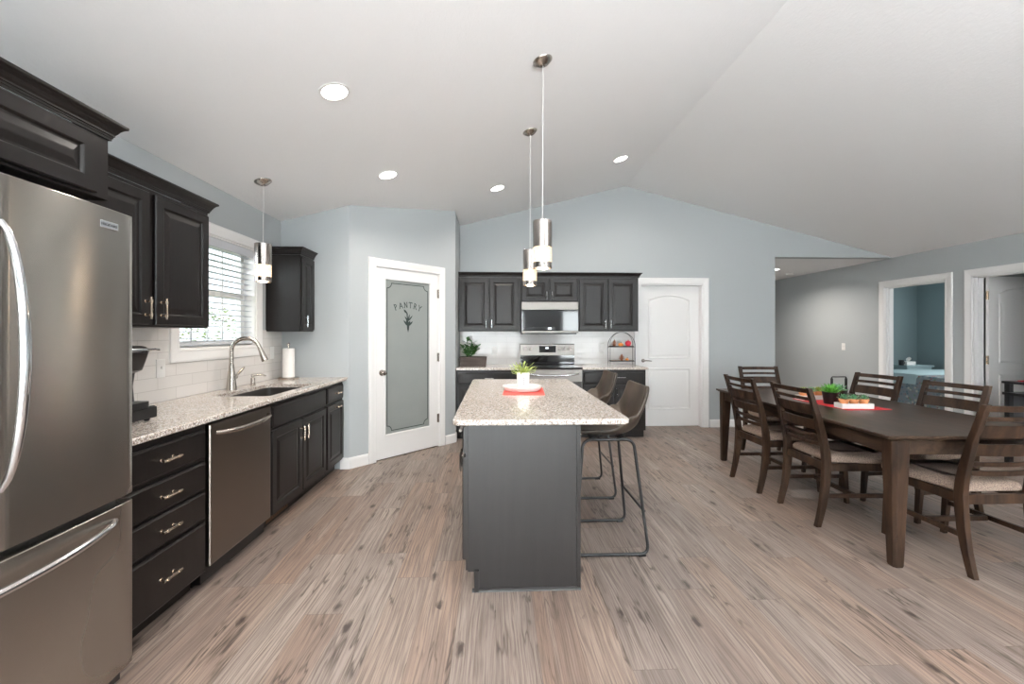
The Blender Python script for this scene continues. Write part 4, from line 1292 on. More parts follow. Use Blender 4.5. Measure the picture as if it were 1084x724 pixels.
# planter box on the back counter
pb = empty('planter_box', (-0.300, 5.68, 0.9145), 0, 'grey brown wooden planter box on the back counter corner', 'planter')
b = B()
rs = loft(b, [[(x, y, z) for x, y in rect(-hx, hx, -hy, hy)] for hx, hy, z in ((0.165, 0.075, 0), (0.180, 0.085, 0.125), (0.165, 0.070, 0.125), (0.155, 0.065, 0.03))], cap=False)
b.faces.new(rs[0]); b.faces.new(rs[-1])
finish('box_body', b, M['planter_wood'], pb)
b = B(); box(b, -0.155, 0.155, -0.065, 0.065, 0.031, 0.100)
finish('soil', b, M['soil'], pb)
t = empty('leafy_plant', (-0.365, 5.68, 1.016), 0, 'upright plant with broad dark glossy leaves in the wooden planter', 'plant')
b = B(); bs = B()
for i, (dx, dy, hh, lx) in enumerate(((-0.04, 0, 0.17, -0.3), (-0.01, 0.02, 0.25, -0.1), (0.02, 0.02, 0.22, 0.3), (0.06, 0.0, 0.17, 0.6), (0.05, -0.02, 0.12, 0.5), (-0.02, -0.03, 0.13, -0.2), (0.02, 0.03, 0.15, 0.2))):
    top = Vector((dx * 1.6 + lx * 0.05, dy, hh))
    tube(bs, [(dx * .3, dy, 0), (dx, dy, hh * .5), tuple(top)], 0.004, 6)
    for k in range(9):
        f_ = 0.2 + 0.8 * k / 8
        p = Vector((dx * .3, dy, 0)).lerp(top, f_); a = k * 2.4 + i
        leaf3(b, p, (math.cos(a), math.sin(a) * .8, 0.7), 0.085, 0.046, 0.15)
bmesh.ops.translate(b, verts=b.verts[:], vec=(0, 0, 0))
for v in b.verts:
    if v.co.x < -0.125: v.co.x = -0.125 - (v.co.x + 0.125) * 0.0
finish('leaves', b, M['dark_leaf'], t, smooth=True); finish('stems', bs, M['dark_leaf'], t)

# two tier wire stand
ws = empty('wire_tier_stand', (1.730, 5.80, 0.9145), 0, 'black wire two tier arched stand on the back counter beside the white door', 'tiered stand')
b = B()
hw = 0.172
for sy_ in (-0.055, 0.055):
    path = [(-hw, sy_, 0.0), (-hw, sy_, 0.28)]
    for i in range(1, 20):
        a = PI - PI * i / 20
        path.append((hw * math.cos(a), sy_ * (1 - 0.8 * math.sin(a)), 0.28 + hw * math.sin(a)))
    path += [(hw, sy_, 0.28), (hw, sy_, 0.0)]
    tube(b, path, 0.0035, 8)
for z in (0.052, 0.248):
    for y in (-0.055, 0.055): tube(b, [(-hw, y, z), (hw, y, z)], 0.003, 6)
finish('wire_frame', b, M['black_metal'], ws, smooth=True)
for z in (0.052, 0.248):
    b = B(); loft(b, [[(x, y, zz) for x, y in rrect(-hw + 0.006, hw - 0.006, -0.075, 0.075, 0.07, 8)] for zz in (z + 0.002, z + 0.010)])
    sh_ = finish('shelf', b, M['shelf_wood'], ws)
    b = B(); sweep(b, rrect(-hw + 0.006, hw - 0.006, -0.075, 0.075, 0.07, 8), [(0.0005, z), (0.004, z), (0.004, z + 0.014), (0.0005, z + 0.014)], lambda a, c, h: (a, c, h), closed=True)
    finish('shelf_rim', b, M['black_metal'], sh_)
def fruit(name, x, z, r_, mat, label, cat, kind):
    t = empty(name, (1.730 + x, 5.79, 0.9145 + z), 0, label, cat)
    b = B()
    if kind == 'gourd':
        n = 32; prof = [(0.0, 0.0), (0.5, 0.02), (0.9, 0.25), (1.0, 0.6), (0.85, 0.98), (0.45, 1.16), (0.0, 1.10)]
        rings = [[((k * r_) * (1 - 0.10 * abs(math.sin(4 * a))) * math.cos(a), (k * r_) * (1 - 0.10 * abs(math.sin(4 * a))) * math.sin(a), z_ * r_) for a in [2 * PI * i / n for i in range(n)]] for k, z_ in [(max(p, .01), q) for p, q in prof]]
        loft(b, rings); finish('gourd_body', b, mat, t, smooth=True)
        b = B(); tube(b, [(0, 0, r_ * 1.08), (0.003, 0, r_ * 1.35), (0.010, 0, r_ * 1.6)], [0.006, 0.004, 0.004], 7); finish('stem', b, M['pinecone'], t, smooth=True)
    elif kind == 'cone':
        for k in range(7):
            zc = k * r_ * 0.30; rr_ = r_ * (0.75, 1.0, 0.98, 0.85, 0.65, 0.45, 0.22)[k]
            m_ = 12
            for i in range(m_):
                a = 2 * PI * i / m_ + k * 0.26
                leaf3(b, (0, 0, zc + 0.002), (math.cos(a), math.sin(a), 0.25), rr_, rr_ * 0.55, 0)
        for v in b.verts: v.co.z = max(v.co.z, 0.0)
        finish('scales', b, mat, t)
        b = B(); lathe(b, [(0, 0), (r_ * 0.4, 0.0), (r_ * 0.4, r_ * 1.2), (0, r_ * 2.1)], n=10); finish('core', b, mat, t, smooth=True)
    else:
        lathe(b, [(0.0, 0.1 * r_), (0.3 * r_, 0.0), (0.7 * r_, 0.2 * r_), (1.0 * r_, 0.85 * r_), (0.9 * r_, 1.4 * r_), (0.45 * r_, 1.75 * r_), (0.0, 1.66 * r_)], n=28)
        finish('fruit_body', b, mat, t, smooth=True)
        b = B(); tube(b, [(0, 0, 1.62 * r_), (0.002, 0, 2.05 * r_)], [0.004, 0.007], 7); finish('stem', b, mat, t, smooth=True)
    return t
fruit('pinecone', -0.100, 0.259, 0.046, M['pinecone'], 'brown pinecone on the upper tier of the wire stand, left end', 'pinecone', 'cone')
fruit('mini_gourd', -0.012, 0.259, 0.038, M['gourd'], 'small orange gourd beside the pinecone on the upper tier', 'gourd', 'gourd')
fruit('red_pomegranate', 0.090, 0.259, 0.043, M['apple'], 'glossy red fruit at the right of the upper tier of the wire stand', 'fruit', 'apple')
fruit('pinecone', 0.000, 0.063, 0.046, M['pinecone'], 'brown pinecone in the middle of the lower tier of the wire stand', 'pinecone', 'cone')
fruit('mini_gourd', 0.074, 0.063, 0.026, M['gourd'], 'tiny orange gourd right of the pinecone on the lower tier', 'gourd', 'gourd')

# ------------------------------------------------------------------ bar stools
def make_stool(name, loc, rz, label, group):
    t = empty(name, loc, rz, label, 'bar stool', group)
    # seat shell: local +y is the front; profile goes front edge -> back top
    prof = [(0.215, 0.705, 0.185), (0.205, 0.722, 0.200), (0.12, 0.722, 0.215), (0.02, 0.712, 0.220), (-0.08, 0.710, 0.225), (-0.14, 0.722, 0.225), (-0.185, 0.755, 0.222),
            (-0.205, 0.805, 0.220), (-0.222, 0.87, 0.214), (-0.240, 0.94, 0.206), (-0.253, 0.992, 0.198), (-0.258, 1.012, 0.182)]
    b = B(); nu = 12; grid = []
    for i, (y, z, hw) in enumerate(prof):
        row = []
        k = i / (len(prof) - 1)
        wing = 0.10 * math.exp(-((k - 0.50) / 0.16) ** 2) + 0.028
        for j in range(nu + 1):
            s_ = -1 + 2 * j / nu
            e_ = abs(s_) ** 3.2
            # edges lift up on the seat and wrap forward on the back
            ny, nz = ((0.0, 1.0) if k < 0.45 else (0.75, 0.35))
            if 0.35 < k < 0.62: ny, nz = 0.45, 0.8
            row.append(b.verts.new((s_ * hw, y + e_ * wing * ny, z + e_ * wing * nz)))
        grid.append(row)
    for r0, r1 in zip(grid, grid[1:]): bridge(b, r0, r1, closed=False)
    seat = finish('seat_shell', b, M['leather'], t, smooth=True)
    s1 = seat.modifiers.new('solid', 'SOLIDIFY'); s1.thickness = 0.026; s1.offset = 0
    s2 = seat.modifiers.new('sub', 'SUBSURF'); s2.levels = 2; s2.render_levels = 2
    for s_ in (-1, 1):
        b = B()
        path = rounded_path([(s_ * 0.235, -0.215, 0.012), (s_ * 0.235, 0.215, 0.012), (s_ * 0.175, 0.165, 0.690), (s_ * 0.175, -0.150, 0.690), (s_ * 0.235, -0.225, 0.012), (s_ * 0.235, -0.214, 0.012)][0:5], 0.055, 6)
        # closed sled loop
        P = [Vector((s_ * 0.235, 0.0, 0.011)), Vector((s_ * 0.235, 0.225, 0.011)), Vector((s_ * 0.175, 0.165, 0.690)), Vector((s_ * 0.175, -0.150, 0.690)), Vector((s_ * 0.235, -0.225, 0.011)), Vector((s_ * 0.235, 0.0, 0.011))]
        tube(b, rounded_path(P, 0.055, 6), 0.0095, 12)
        lg = finish('leg', b, M['black_metal'], t, smooth=True)
        b = B(); box(b, s_ * 0.235 - 0.012, s_ * 0.235 + 0.012, -0.205, -0.160, 0.0, 0.014)
        finish('foot_glide', b, M['rubber'], lg, bevel=0.003)
    for y, z, hh in ((-0.204, 0.26, 0.213), (0.206, 0.26, 0.213)):
        b = B(); tube(b, [(-hh, y, z), (hh, y, z)], 0.008, 10)
        finish('footrest' if y > 0 else 'stretcher', b, M['black_metal'], t, smooth=True)
    b = B()
    for y in (0.10, -0.09): box(b, -0.178, 0.178, y - 0.015, y + 0.015, 0.690, 0.702)
    finish('seat_mount', b, M['black_metal'], t)
    return t
make_stool('bar_stool', (0.700, 2.775, 0), PI / 2, 'brown leather bar stool with black sled legs, the one nearer the camera', 'bar stools at the island')
make_stool('bar_stool', (0.755, 3.66, 0), PI / 2, 'brown leather bar stool with black sled legs, the one nearer the range', 'bar stools at the island')

# ------------------------------------------------------------------ dining table
TCX, TCY, TRZ = 2.868, 3.375, R(-3)
TL, TWd, TH = 2.13, 1.145, 0.760
tb = empty('dining_table', (TCX, TCY, 0), TRZ, 'long dark walnut dining table on the right side of the room', 'table')
hx, hy = TWd / 2, TL / 2
b = B()
loft(b, [[(x, y, z) for x, y in (offset_poly(rrect(-hx, hx, -hy, hy, 0.012, 3), i) if i else rrect(-hx, hx, -hy, hy, 0.012, 3))] for i, z in ((0.022, 0.732), (0.020, 0.738), (0.004, 0.741), (0, 0.745), (0, TH - 0.004), (0.004, TH))])
finish('tabletop', b, M['table_wood'], tb)
b = B()
ap = 0.040
for x0, x1, y0, y1 in ((-hx + 0.05, hx - 0.05, -hy + ap, -hy + ap + 0.022), (-hx + 0.05, hx - 0.05, hy - ap - 0.022, hy - ap), (-hx + 0.05, -hx + 0.072, -hy + ap + 0.022, hy - ap - 0.022), (hx - 0.072, hx - 0.05, -hy + ap + 0.022, hy - ap - 0.022)):
    box(b, x0, x1, y0, y1, 0.645, 0.7315)
finish('apron', b, M['table_wood'], tb)
for sx_ in (-1, 1):
    for sy_ in (-1, 1):
        b = B()
        cx_, cy_ = sx_ * (hx - 0.078), sy_ * (hy - 0.048)
        rings = []
        for z, w_, c_ in ((0.0, 0.023, 0.012), (0.012, 0.027, 0.013), (0.60, 0.043, 0.020), (0.7315, 0.045, 0.020)):
            # outer corner chamfered
            pts = [(-w_, -w_), (w_, -w_), (w_, w_ - c_), (w_ - c_, w_), (-w_, w_)]
            dx_ = (0.047 - w_) * 0.6
            pp = [((px + dx_) * sx_, (py + dx_) * sy_) for px, py in pts]
            if sx_ * sy_ < 0: pp = pp[::-1]
            rings.append([(cx_ + a, cy_ + c, z) for a, c in pp])
        loft(b, rings)
        finish('leg', b, M['chair_wood'], tb, bevel=0.002, segs=1)

# ------------------------------------------------------------------ dining chairs
def make_chair(loc, rz, label):
    t = empty('dining_chair', loc, rz, label, 'chair', 'slat back dining chairs around the table')
    def post_y(z):  # centre line of the back post
        pts = [(0.0, -0.268), (0.12, -0.238), (0.28, -0.212), (0.44, -0.205), (0.55, -0.214), (0.75, -0.262), (0.965, -0.330)]
        for (z0, y0), (z1, y1) in zip(pts, pts[1:]):
            if z <= z1: return y0 + (y1 - y0) * (z - z0) / (z1 - z0)
        return pts[-1][1]
    for s_ in (-1, 1):
        b = B(); rings = []
        for z, w_, d_ in ((0.0, 0.030, 0.036), (0.06, 0.032, 0.038), (0.14, 0.033, 0.042), (0.24, 0.034, 0.048), (0.34, 0.035, 0.052), (0.44, 0.036, 0.052), (0.52, 0.036, 0.050), (0.62, 0.036, 0.044), (0.75, 0.035, 0.038), (0.86, 0.034, 0.034), (0.965, 0.033, 0.030)):
            y = post_y(z); x = s_ * (0.205 + (0.012 if z > 0.5 else 0.0) * 0)
            rings.append([(x - w_ / 2, y - d_ / 2, z), (x + w_ / 2, y - d_ / 2, z), (x + w_ / 2, y + d_ / 2, z), (x - w_ / 2, y + d_ / 2, z)])
        loft(b, rings); finish('leg', b, M['chair_wood'], t, bevel=0.003, segs=2)
        b = B(); rings = []
        for z, w_, y in ((0.0, 0.028, 0.262), (0.30, 0.038, 0.238), (0.44, 0.042, 0.225)):
            x = s_ * 0.205
            rings.append([(x - w_ / 2, y - w_ / 2, z), (x + w_ / 2, y - w_ / 2, z), (x + w_ / 2, y + w_ / 2, z), (x - w_ / 2, y + w_ / 2, z)])
        loft(b, rings); finish('leg', b, M['chair_wood'], t, bevel=0.002, segs=1)
        b = B(); loft(b, [[(s_ * 0.205 + dx, y, z + dz_) for dx, dz_ in ((-0.009, -0.014), (0.009, -0.014), (0.009, 0.014), (-0.009, 0.014))] for y, z in ((-0.2, 0.215), (0.238, 0.215))])
        finish('stretcher', b, M['chair_wood'], t)
    # curved back slats
    for z0, z1, th_ in ((0.925, 0.958, 0.020), (0.872, 0.896, 0.015), (0.772, 0.846, 0.016), (0.668, 0.738, 0.016), (0.606, 0.632, 0.015), (0.550, 0.580, 0.016)):
        b = B(); rings = []
        for i in range(11):
            x = -0.189 + 0.378 * i / 10; s_ = x / 0.189
            bow = -0.022 * (1 - s_ * s_)
            ya, yb2 = post_y(z0) + bow, post_y(z1) + bow
            rings.append([(x, ya - th_ / 2, z0), (x, ya + th_ / 2, z0), (x, yb2 + th_ / 2, z1), (x, yb2 - th_ / 2, z1)])
        loft(b, rings); finish('back_slat', b, M['chair_wood'], t, bevel=0.002, segs=1)
    b = B()
    for x0, x1, y0, y1 in ((-0.187, 0.187, -0.222, -0.198), (-0.184, 0.184, 0.215, 0.240)): box(b, x0, x1, y0, y1, 0.388, 0.442)
    for s_ in (-1, 1): box(b, s_ * 0.193, s_ * 0.217, -0.178, 0.204, 0.388, 0.442)
    finish('seat_frame', b, M['chair_wood'], t, bevel=0.002, segs=1)
    b = B(); box(b, -0.187, 0.187, -0.012, 0.012, 0.20, 0.228); finish('stretcher', b, M['chair_wood'], t)
    # cushion
    b = B(); rings = []
    base = []
    base = rrect(-0.250, 0.250, -0.186, 0.266, 0.04, 5)
    base = [(x * (0.80 if y < -0.1 else 1.0), y) for x, y in base]
    for ins, z in ((0.010, 0.4425), (0.0, 0.450), (-0.002, 0.466), (0.004, 0.482), (0.020, 0.494), (0.06, 0.502), (0.12, 0.506)):
        rings.append([(x, y, z) for x, y in offset_poly(base, ins)])
    loft(b, rings); finish('seat_cushion', b, M['tweed'], t, smooth=True)
    return t
chair = make_chair((2.820, 2.500, 0), 0, 'walnut slat back chair at the near end of the dining table')
def dup(root, loc, rz, label):
    r_ = root.copy(); col.objects.link(r_); r_.location = loc; r_.rotation_euler = (0, 0, rz); r_['label'] = label
    for ch in list(root.children):
        c = ch.copy(); col.objects.link(c); c.parent = r_
    return r_
dup(chair, (2.513, 3.075, 0), R(-92), 'walnut slat back chair on the left side of the table, nearer the camera')
dup(chair, (2.483, 3.705, 0), R(-90), 'walnut slat back chair on the left side of the table, farther from the camera')
dup(chair, (3.228, 3.130, 0), R(95), 'walnut slat back chair on the far long side of the table, nearer the camera')
dup(chair, (3.262, 3.835, 0), R(95), 'walnut slat back chair across the table in front of the bedroom doorway')
dup(chair, (3.040, 4.535, 0), R(176), 'walnut slat back chair at the far end of the table by the hall')

# table centrepiece
def tp(x, y, z): return (x, y, TH + z)
b = B(); loft(b, [[(x, y, z) for x, y in offset_poly(rect(-0.18, 0.18, -0.29, 0.29), i)] for i, z in ((0, 0), (0, 0.002), (0.001, 0.003))])
tag(finish('table_runner', b, M['red'], loc=(2.845, 3.43, TH + 0.0005), rot=(0, 0, R(2))), 'red cloth runner under the succulents on the dining table', 'table runner')
def wood_tray(x, y, label, rz):
    t = empty('white_tray_box', (x, y, TH + 0.004), rz, label, 'tray')
    b = B()
    rs = loft(b, [[(px, py, z) for px, py in rect(-hx_, hx_, -hy_, hy_)] for hx_, hy_, z in ((0.120, 0.045, 0), (0.120, 0.045, 0.038), (0.113, 0.038, 0.038), (0.113, 0.038, 0.006))], cap=False)
    b.faces.new(rs[0]); b.faces.new(rs[-1])
    finish('tray_body', b, M['white_plastic'], t)
    return t
def terracotta(x, y, label, rz=0):
    t = empty('terracotta_pot', (x, y, TH + 0.0105), 0, label, 'flower pot')
    b = B(); lathe(b, [(0.0, 0.0), (0.022, 0.0), (0.029, 0.046), (0.034, 0.046), (0.035, 0.064), (0.030, 0.064), (0.028, 0.052), (0.0, 0.052)], n=24)
    finish('pot_body', b, M['terracotta'], t, smooth=True)
def succ(x, y, z, label, mat, r_, kind=0):
    t = empty('succulent', (x, y, TH + z), 0, label, 'succulent')
    b = B()
    for ring, (n, el, l) in enumerate(((9, 0.15, 1.0), (8, 0.55, 0.9), (6, 0.95, 0.7), (4, 1.3, 0.5))):
        for i in range(n):
            a = 2 * PI * i / n + ring * 0.4
            leaf3(b, (0, 0, ring * r_ * 0.10), (math.cos(a) * math.cos(el), math.sin(a) * math.cos(el), math.sin(el)), r_ * l, r_ * (0.42 if kind == 0 else 0.2), -0.25)
    finish('leaves', b, mat, t, smooth=True)
wood_tray(2.800, 3.225, 'white rectangular tray holding three terracotta pots, nearer the camera', R(-4))
nm = ('left', 'middle', 'right')
for k, dx in enumerate((-0.075, 0.0, 0.075)):
    x_, y_ = 2.800 + dx, 3.225 - dx * 0.07
    terracotta(x_, y_, 'small terracotta pot, %s of three in the near white tray' % nm[k])
    succ(x_, y_, 0.066, 'small green succulent in the %s pot of the near white tray' % nm[k], M['blue_leaf'], (0.05, 0.048, 0.045)[k])
wood_tray(2.790, 3.665, 'white rectangular tray with terracotta pots behind the black bucket', R(6))
for k, dx in enumerate((-0.075, 0.0, 0.075)):
    x_, y_ = 2.790 + dx, 3.665 + dx * 0.1
    terracotta(x_, y_, 'small terracotta pot, %s of three in the far white tray' % nm[k])
    succ(x_, y_, 0.066, 'lime green succulent in the %s pot of the far white tray' % nm[k], M['lime_leaf'] if k != 1 else M['blue_leaf'], 0.050)
# black bucket
def bucket(x, y, label):
    t = empty('black_bucket', (x, y, TH + 0.004), 0, label, 'bucket')
    b = B(); lathe(b, [(0.0, 0.0), (0.044, 0.0), (0.060, 0.098), (0.062, 0.102), (0.058, 0.102), (0.050, 0.085), (0.0, 0.085)], n=32)
    finish('bucket_body', b, M['black_metal'], t, smooth=True)
    b = B()
    for s_ in (-1, 1):
        loft(b, [[(s_ * 0.063 + dx, dy, z) for dx, dy in ((-0.003, -0.011), (0.003, -0.011), (0.003, 0.011), (-0.003, 0.011))] for z in (0.060, 0.20)])
    tube(b, rounded_path([(-0.063, 0, 0.19), (-0.063, 0, 0.212), (0.063, 0, 0.212), (0.063, 0, 0.19)], 0.012), 0.005, 8)
    finish('handle', b, M['black_metal'], t)
bucket(2.925, 3.520, 'black metal bucket with tall upright handle behind the green spiky plant')
succ(2.925, 3.520, 0.090, 'blue green succulent in the black bucket with the handle', M['blue_leaf'], 0.070)
t = empty('black_pot', (2.775, 3.425, TH + 0.004), 0, 'round black pot between the two white trays on the red runner', 'flower pot')
b = B(); lathe(b, [(0.0, 0.0), (0.046, 0.0), (0.060, 0.094), (0.063, 0.098), (0.058, 0.098), (0.050, 0.082), (0.0, 0.082)], n=32)
finish('pot_body', b, M['black_metal'], t, smooth=True)
t = empty('grass_plant', (2.775, 3.425, TH + 0.088), 0, 'spiky bright green plant growing in the round black pot', 'plant')
b = B()
for i in range(110):
    a = random.uniform(0, 2 * PI); el = random.uniform(0.35, 1.5)
    leaf3(b, (0.012 * math.cos(a), 0.012 * math.sin(a), 0), (math.cos(a) * math.cos(el), math.sin(a) * math.cos(el), math.sin(el)), random.uniform(.06, .095), 0.010, 0.05)
finish('leaves', b, M['green_leaf'], t, smooth=True)

# ------------------------------------------------------------------ pendants and recessed lights
slope_rot = math.atan(SL)
def canopy_and_cord(t, z_ceil, z_top, left=True):
    b = B(); lathe(b, [(0.0, -0.034), (0.012, -0.034), (0.030, -0.028), (0.050, -0.014), (0.062, -0.004), (0.063, 0.0), (0.0, 0.0)], n=32)
    o = finish('ceiling_canopy', b, M['nickel'], t, smooth=True, loc=(0, 0, z_ceil - 0.002), rot=(0, -slope_rot if left else slope_rot, 0))
    b = B(); tube(b, [(0.004, 0, z_ceil - 0.03), (0, 0, z_top)], 0.0022, 6)
    finish('cord', b, M['white_plastic'], t)
def pendant(x, y, zt, zb, label, r_=0.060, power=5.0):
    t = empty('pendant_light', (x, y, 0), 0, label, 'pendant light', None)
    H_ = zt - zb
    canopy_and_cord(t, ceil_z(x), zt)
    zg = zb + H_ * 0.44; zr = zb + H_ * 0.12
    b = B(); lathe(b, [(0.0, zt + 0.012), (0.009, zt + 0.012), (0.010, zt), (r_ - 0.004, zt), (r_, zt - 0.003), (r_, zg), (r_ - 0.003, zg), (r_ - 0.003, zt - 0.006), (0.0, zt - 0.006)], n=36)
    finish('metal_shade', b, M['pendant_steel'], t, smooth=True)
    b = B()
    n = 48; R0, R1 = r_ - 0.001, r_ - 0.006
    rings = [[(k * math.cos(2 * PI * i / n), k * math.sin(2 * PI * i / n), z) for i in range(n)] for k, z in ((R0, zr), (R0, zg - 0.001), (R1, zg - 0.001), (R1, zr))]
    rs = loft(b, rings, cap=False); bridge(b, rs[-1], rs[0])
    finish('bubble_glass', b, M['seeded'], t, smooth=True)
    b = B()
    rings = [[(k * math.cos(2 * PI * i / n), k * math.sin(2 * PI * i / n), z) for i in range(n)] for k, z in ((r_, zb), (r_, zr), (r_ - 0.004, zr), (r_ - 0.004, zb))]
    rs = loft(b, rings, cap=False); bridge(b, rs[-1], rs[0])
    finish('bottom_ring', b, M['pendant_steel'], t, smooth=True)
    b = B(); lathe(b, [(0.0, zg - 0.07), (0.018, zg - 0.066), (0.027, zg - 0.045), (0.024, zg - 0.02), (0.014, zg + 0.005), (0.013, zg + 0.03), (0.0, zg + 0.03)], n=20)
    finish('bulb', b, M['bulb_glow'], t, smooth=True)
    d = bpy.data.lights.new('pendant_lamp', 'POINT'); d.energy = power; d.color = (1.0, 0.82, 0.62); d.shadow_soft_size = 0.03
    o = bpy.data.objects.new('pendant_lamp', d); o.location = (0, 0, zb + 0.02); o.parent = t; col.objects.link(o)
pendant(0.293, 2.669, 2.055, 1.755, 'nickel and bubble glass pendant over the island, nearer the camera')
pendant(0.289, 3.605, 2.055, 1.755, 'nickel and bubble glass pendant over the island, nearer the range')
pendant(-1.815, 3.386, 2.045, 1.750, 'nickel and bubble glass pendant in front of the sink window', power=4.0)

def recessed(x, y, label, power, flat=None):
    z = ceil_z(x) if flat is None else flat
    t = empty('recessed_light', (x, y, z), 0, label, 'recessed light')
    t.rotation_euler = (0, 0 if flat is not None else (-slope_rot if x < RX else slope_rot), 0)
    b = B(); annulus(b, 0.072, 0.088, -0.006, -0.001, 40)
    finish('trim_ring', b, M['white_plastic'], t, smooth=True)
    b = B(); lathe(b, [(0.0, -0.004), (0.0715, -0.004), (0.0715, -0.002), (0.0, -0.002)], n=36)
    finish('lens', b, M['glow'], t)
    a = area_light('recessed_lamp', (0, 0, -0.012), (0, 0, 0), 0.13, 0.13, power, (1.0, 0.92, 0.83), 'DISK', R(150))
    a.parent = t
RP = 14.0
recessed(-0.941, 2.515, 'bright round ceiling light nearest the camera on the left slope', RP)
recessed(-0.956, 3.800, 'round ceiling light above the pantry side of the kitchen', RP)
recessed(0.016, 4.819, 'round ceiling light nearest the back cabinets, left of the ridge', RP)
recessed(1.429, 4.824, 'round ceiling light close beside the ceiling ridge', RP)
for x, y in ((-0.95, -0.2), (3.6, -0.2)):
    recessed(x, y, 'round ceiling light behind the camera over the %s half of the room' % ('kitchen' if x < 0 else 'dining'), RP)
# two unseen lamp-shaped uplights, added behind the camera to brighten the ceiling
def ceiling_fill(x, y, label, power):
    t = empty('ceiling_fill_stand', (x, y, 0), 0, label, 'fill light')
    b = B(); lathe(b, [(0.0, 0.0), (0.15, 0.0), (0.15, 0.012), (0.13, 0.022), (0.02, 0.035), (0.0, 0.035)], n=36)
    finish('base', b, M['black_metal'], t, smooth=True)
    b = B(); tube(b, [(0, 0, 0.03), (0, 0, 1.60)], 0.013, 12)
    finish('pole', b, M['black_metal'], t, smooth=True)
    b = B()
    n = 40; rings = [[(k * math.cos(2 * PI * i / n), k * math.sin(2 * PI * i / n), z) for i in range(n)] for k, z in ((0.02, 1.58), (0.10, 1.605), (0.185, 1.66), (0.215, 1.70), (0.209, 1.70), (0.18, 1.665), (0.10, 1.612), (0.015, 1.595))]
    rs = loft(b, rings, cap=False); bridge(b, rs[-1], rs[0])
    finish('fill_bowl', b, M['black_metal'], t, smooth=True)
    b = B(); lathe(b, [(0.0, 1.60), (0.03, 1.60), (0.05, 1.63), (0.04, 1.66), (0.0, 1.67)], n=20)
    finish('bulb', b, M['glow'], t, smooth=True)
    a = area_light('ceiling_fill_light', (0, 0, 1.702), (PI, 0, 0), 0.38, 0.38, power, (0.95, 0.975, 1.0), 'DISK')
    a.parent = t
ceiling_fill(0.3, -1.0, 'black uplight added as unseen ceiling fill behind the camera on the kitchen side', 200)
ceiling_fill(3.4, -1.0, 'black uplight added as unseen ceiling fill behind the camera on the dining side', 165)
# hall lamp and smoke detector
recessed(4.80, 7.16, 'round ceiling light in the hall', 30, flat=WALLZ)
b = B(); lathe(b, [(0.0, -0.036), (0.045, -0.034), (0.062, -0.020), (0.066, 0.0), (0.0, 0.0)], n=28)
tag(finish('smoke_detector', b, M['white_plastic'], smooth=True, loc=(5.417, 7.644, WALLZ - 0.001)), 'round white smoke detector on the hall ceiling', 'smoke detector')

# ------------------------------------------------------------------ bedroom
bed = empty('bed', (7.95, 7.10, 0), 0, 'bed with floral quilt seen through the bedroom doorway', 'bed')
b = B(); box(b, -0.95, 0.85, -0.95, 0.62, 0.10, 0.36); 
for sx_ in (-0.85, 0.75):
    for sy_ in (-0.9, 0.5): box(b, sx_, sx_ + 0.07, sy_, sy_ + 0.07, 0, 0.10)
finish('bed_frame', b, M['slat_wood'], bed)
b = B(); loft(b, [[(x, y, z) for x, y in offset_poly(rrect(-0.96, 0.85, -0.97, 0.62, 0.08, 5), i)] for i, z in ((0.0, 0.12), (-0.01, 0.40), (0.0, 0.60), (0.03, 0.648), (0.08, 0.660))])
finish('quilt', b, M['quilt'], bed, smooth=True)
b = B(); loft(b, [[(x, y, z) for x, y in offset_poly(rrect(-0.965, 0.855, -0.30, 0.625, 0.06, 5), i)] for i, z in ((-0.012, 0.50), (-0.012, 0.60), (0.0, 0.665), (0.05, 0.678))])
finish('sheet', b, M['sheet'], bed, smooth=True)
nsd = empty('nightstand', (8.25, 8.18, 0), 0, 'pale nightstand against the teal bedroom wall', 'nightstand')
b = B(); box(b, -0.25, 0.25, -0.2, 0.2, 0.12, 0.70); box(b, -0.28, 0.28, -0.22, 0.22, 0.701, 0.73)
for sx_ in (-0.25, 0.21):
    for sy_ in (-0.2, 0.16): box(b, sx_, sx_ + 0.04, sy_, sy_ + 0.04, 0, 0.12)
finish('body', b, M['sheet'], nsd)
b = B(); box(b, -0.22, 0.22, -0.215, -0.201, 0.42, 0.66); dr_ = finish('drawer', b, M['sheet'], nsd)
b = B(); lathe(b, [(0, 0), (0.012, 0), (0.016, 0.012), (0, 0.018)], n=12)
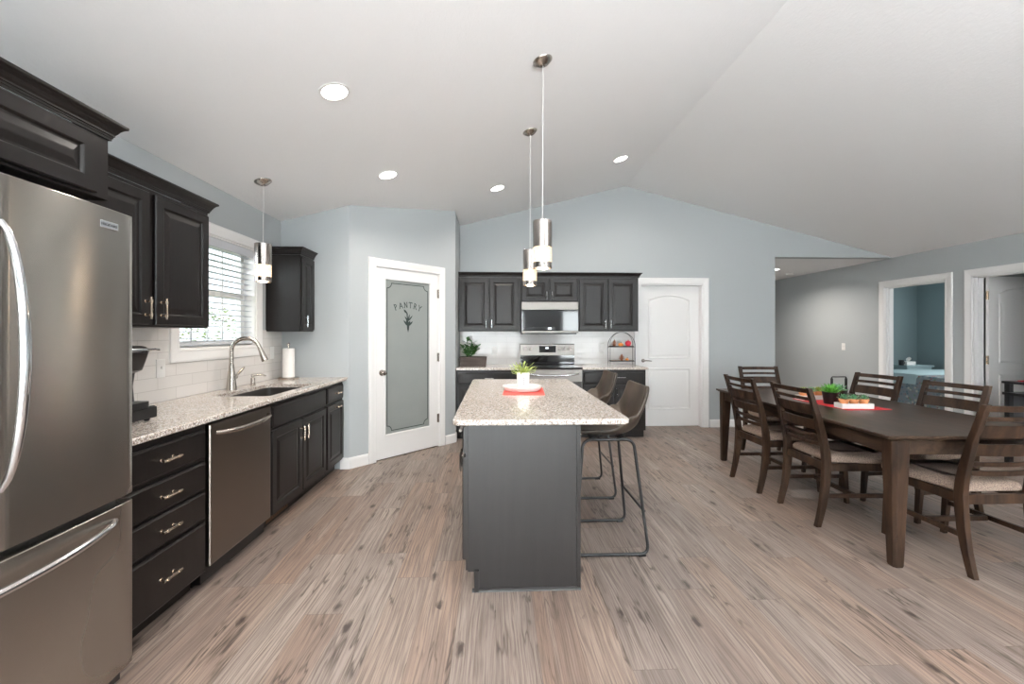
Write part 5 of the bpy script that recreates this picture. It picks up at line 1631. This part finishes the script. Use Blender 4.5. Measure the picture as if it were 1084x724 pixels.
finish('knob', b, M['nickel'], dr_, loc=(0, -0.216, 0.54), rot=(PI / 2, 0, 0), smooth=True)
tbx = empty('tissue_box', (8.14, 8.10, 0.7305), R(10), 'white tissue box on the bedroom nightstand', 'tissue box')
b = B(); box(b, -0.11, 0.11, -0.06, 0.06, 0, 0.07); finish('box_body', b, M['paper'], tbx, bevel=0.004)
b = B(); leaf3(b, (0, 0, 0.068), (0.3, 0, 1), 0.12, 0.09, 0.2); leaf3(b, (0, 0.01, 0.068), (-0.2, 0.1, 1), 0.08, 0.08, 0.3); finish('tissue', b, M['paper'], tbx)
mg = empty('dark_mug', (8.00 - 0.06, 8.04, 0.7305), 0, 'dark mug left of the tissue box on the nightstand', 'mug')
b = B(); lathe(b, [(0, 0), (0.038, 0), (0.042, 0.10), (0.038, 0.10), (0.034, 0.01), (0, 0.01)], n=20); finish('mug_body', b, M['black_plastic'], mg, smooth=True)
b = B(); tube(b, arc((0.040, 0.05), 0.028, -PI / 2, PI / 2, 8, lambda x, z: (x, 0, z)), 0.005, 6); finish('handle', b, M['black_plastic'], mg, smooth=True)

# dark console in front of the open study door
cs = empty('console_table', (5.505, 4.105, 0), 0, 'black console table at the right edge in front of the open grey door', 'console table')
b = B(); box(b, -0.26, 0.26, -0.115, 0.115, 0.832, 0.855); finish('tabletop', b, M['slat_wood'], cs, bevel=0.003)
b = B(); box(b, -0.255, 0.255, -0.112, 0.112, 0.715, 0.742); finish('shelf', b, M['slat_wood'], cs)
b = B(); box(b, -0.20, 0.235, 0.085, 0.098, 0.20, 0.71); finish('back_panel', b, simple('console_dark_panel', (0.06, 0.06, 0.065), 0.5), cs)
for sx_ in (-0.215, 0.215):
    for sy_ in (-0.085, 0.085):
        b = B(); box(b, sx_ - 0.022, sx_ + 0.022, sy_ - 0.022, sy_ + 0.022, 0, 0.8315); finish('leg', b, M['slat_wood'], cs)
b = B(); box(b, -0.14, 0.14, -0.09, 0.09, 0, 0.006)
tag(finish('red_mat', b, M['red'], loc=(5.53, 4.105, 0.8555)), 'red cloth mat on the black console table', 'mat')
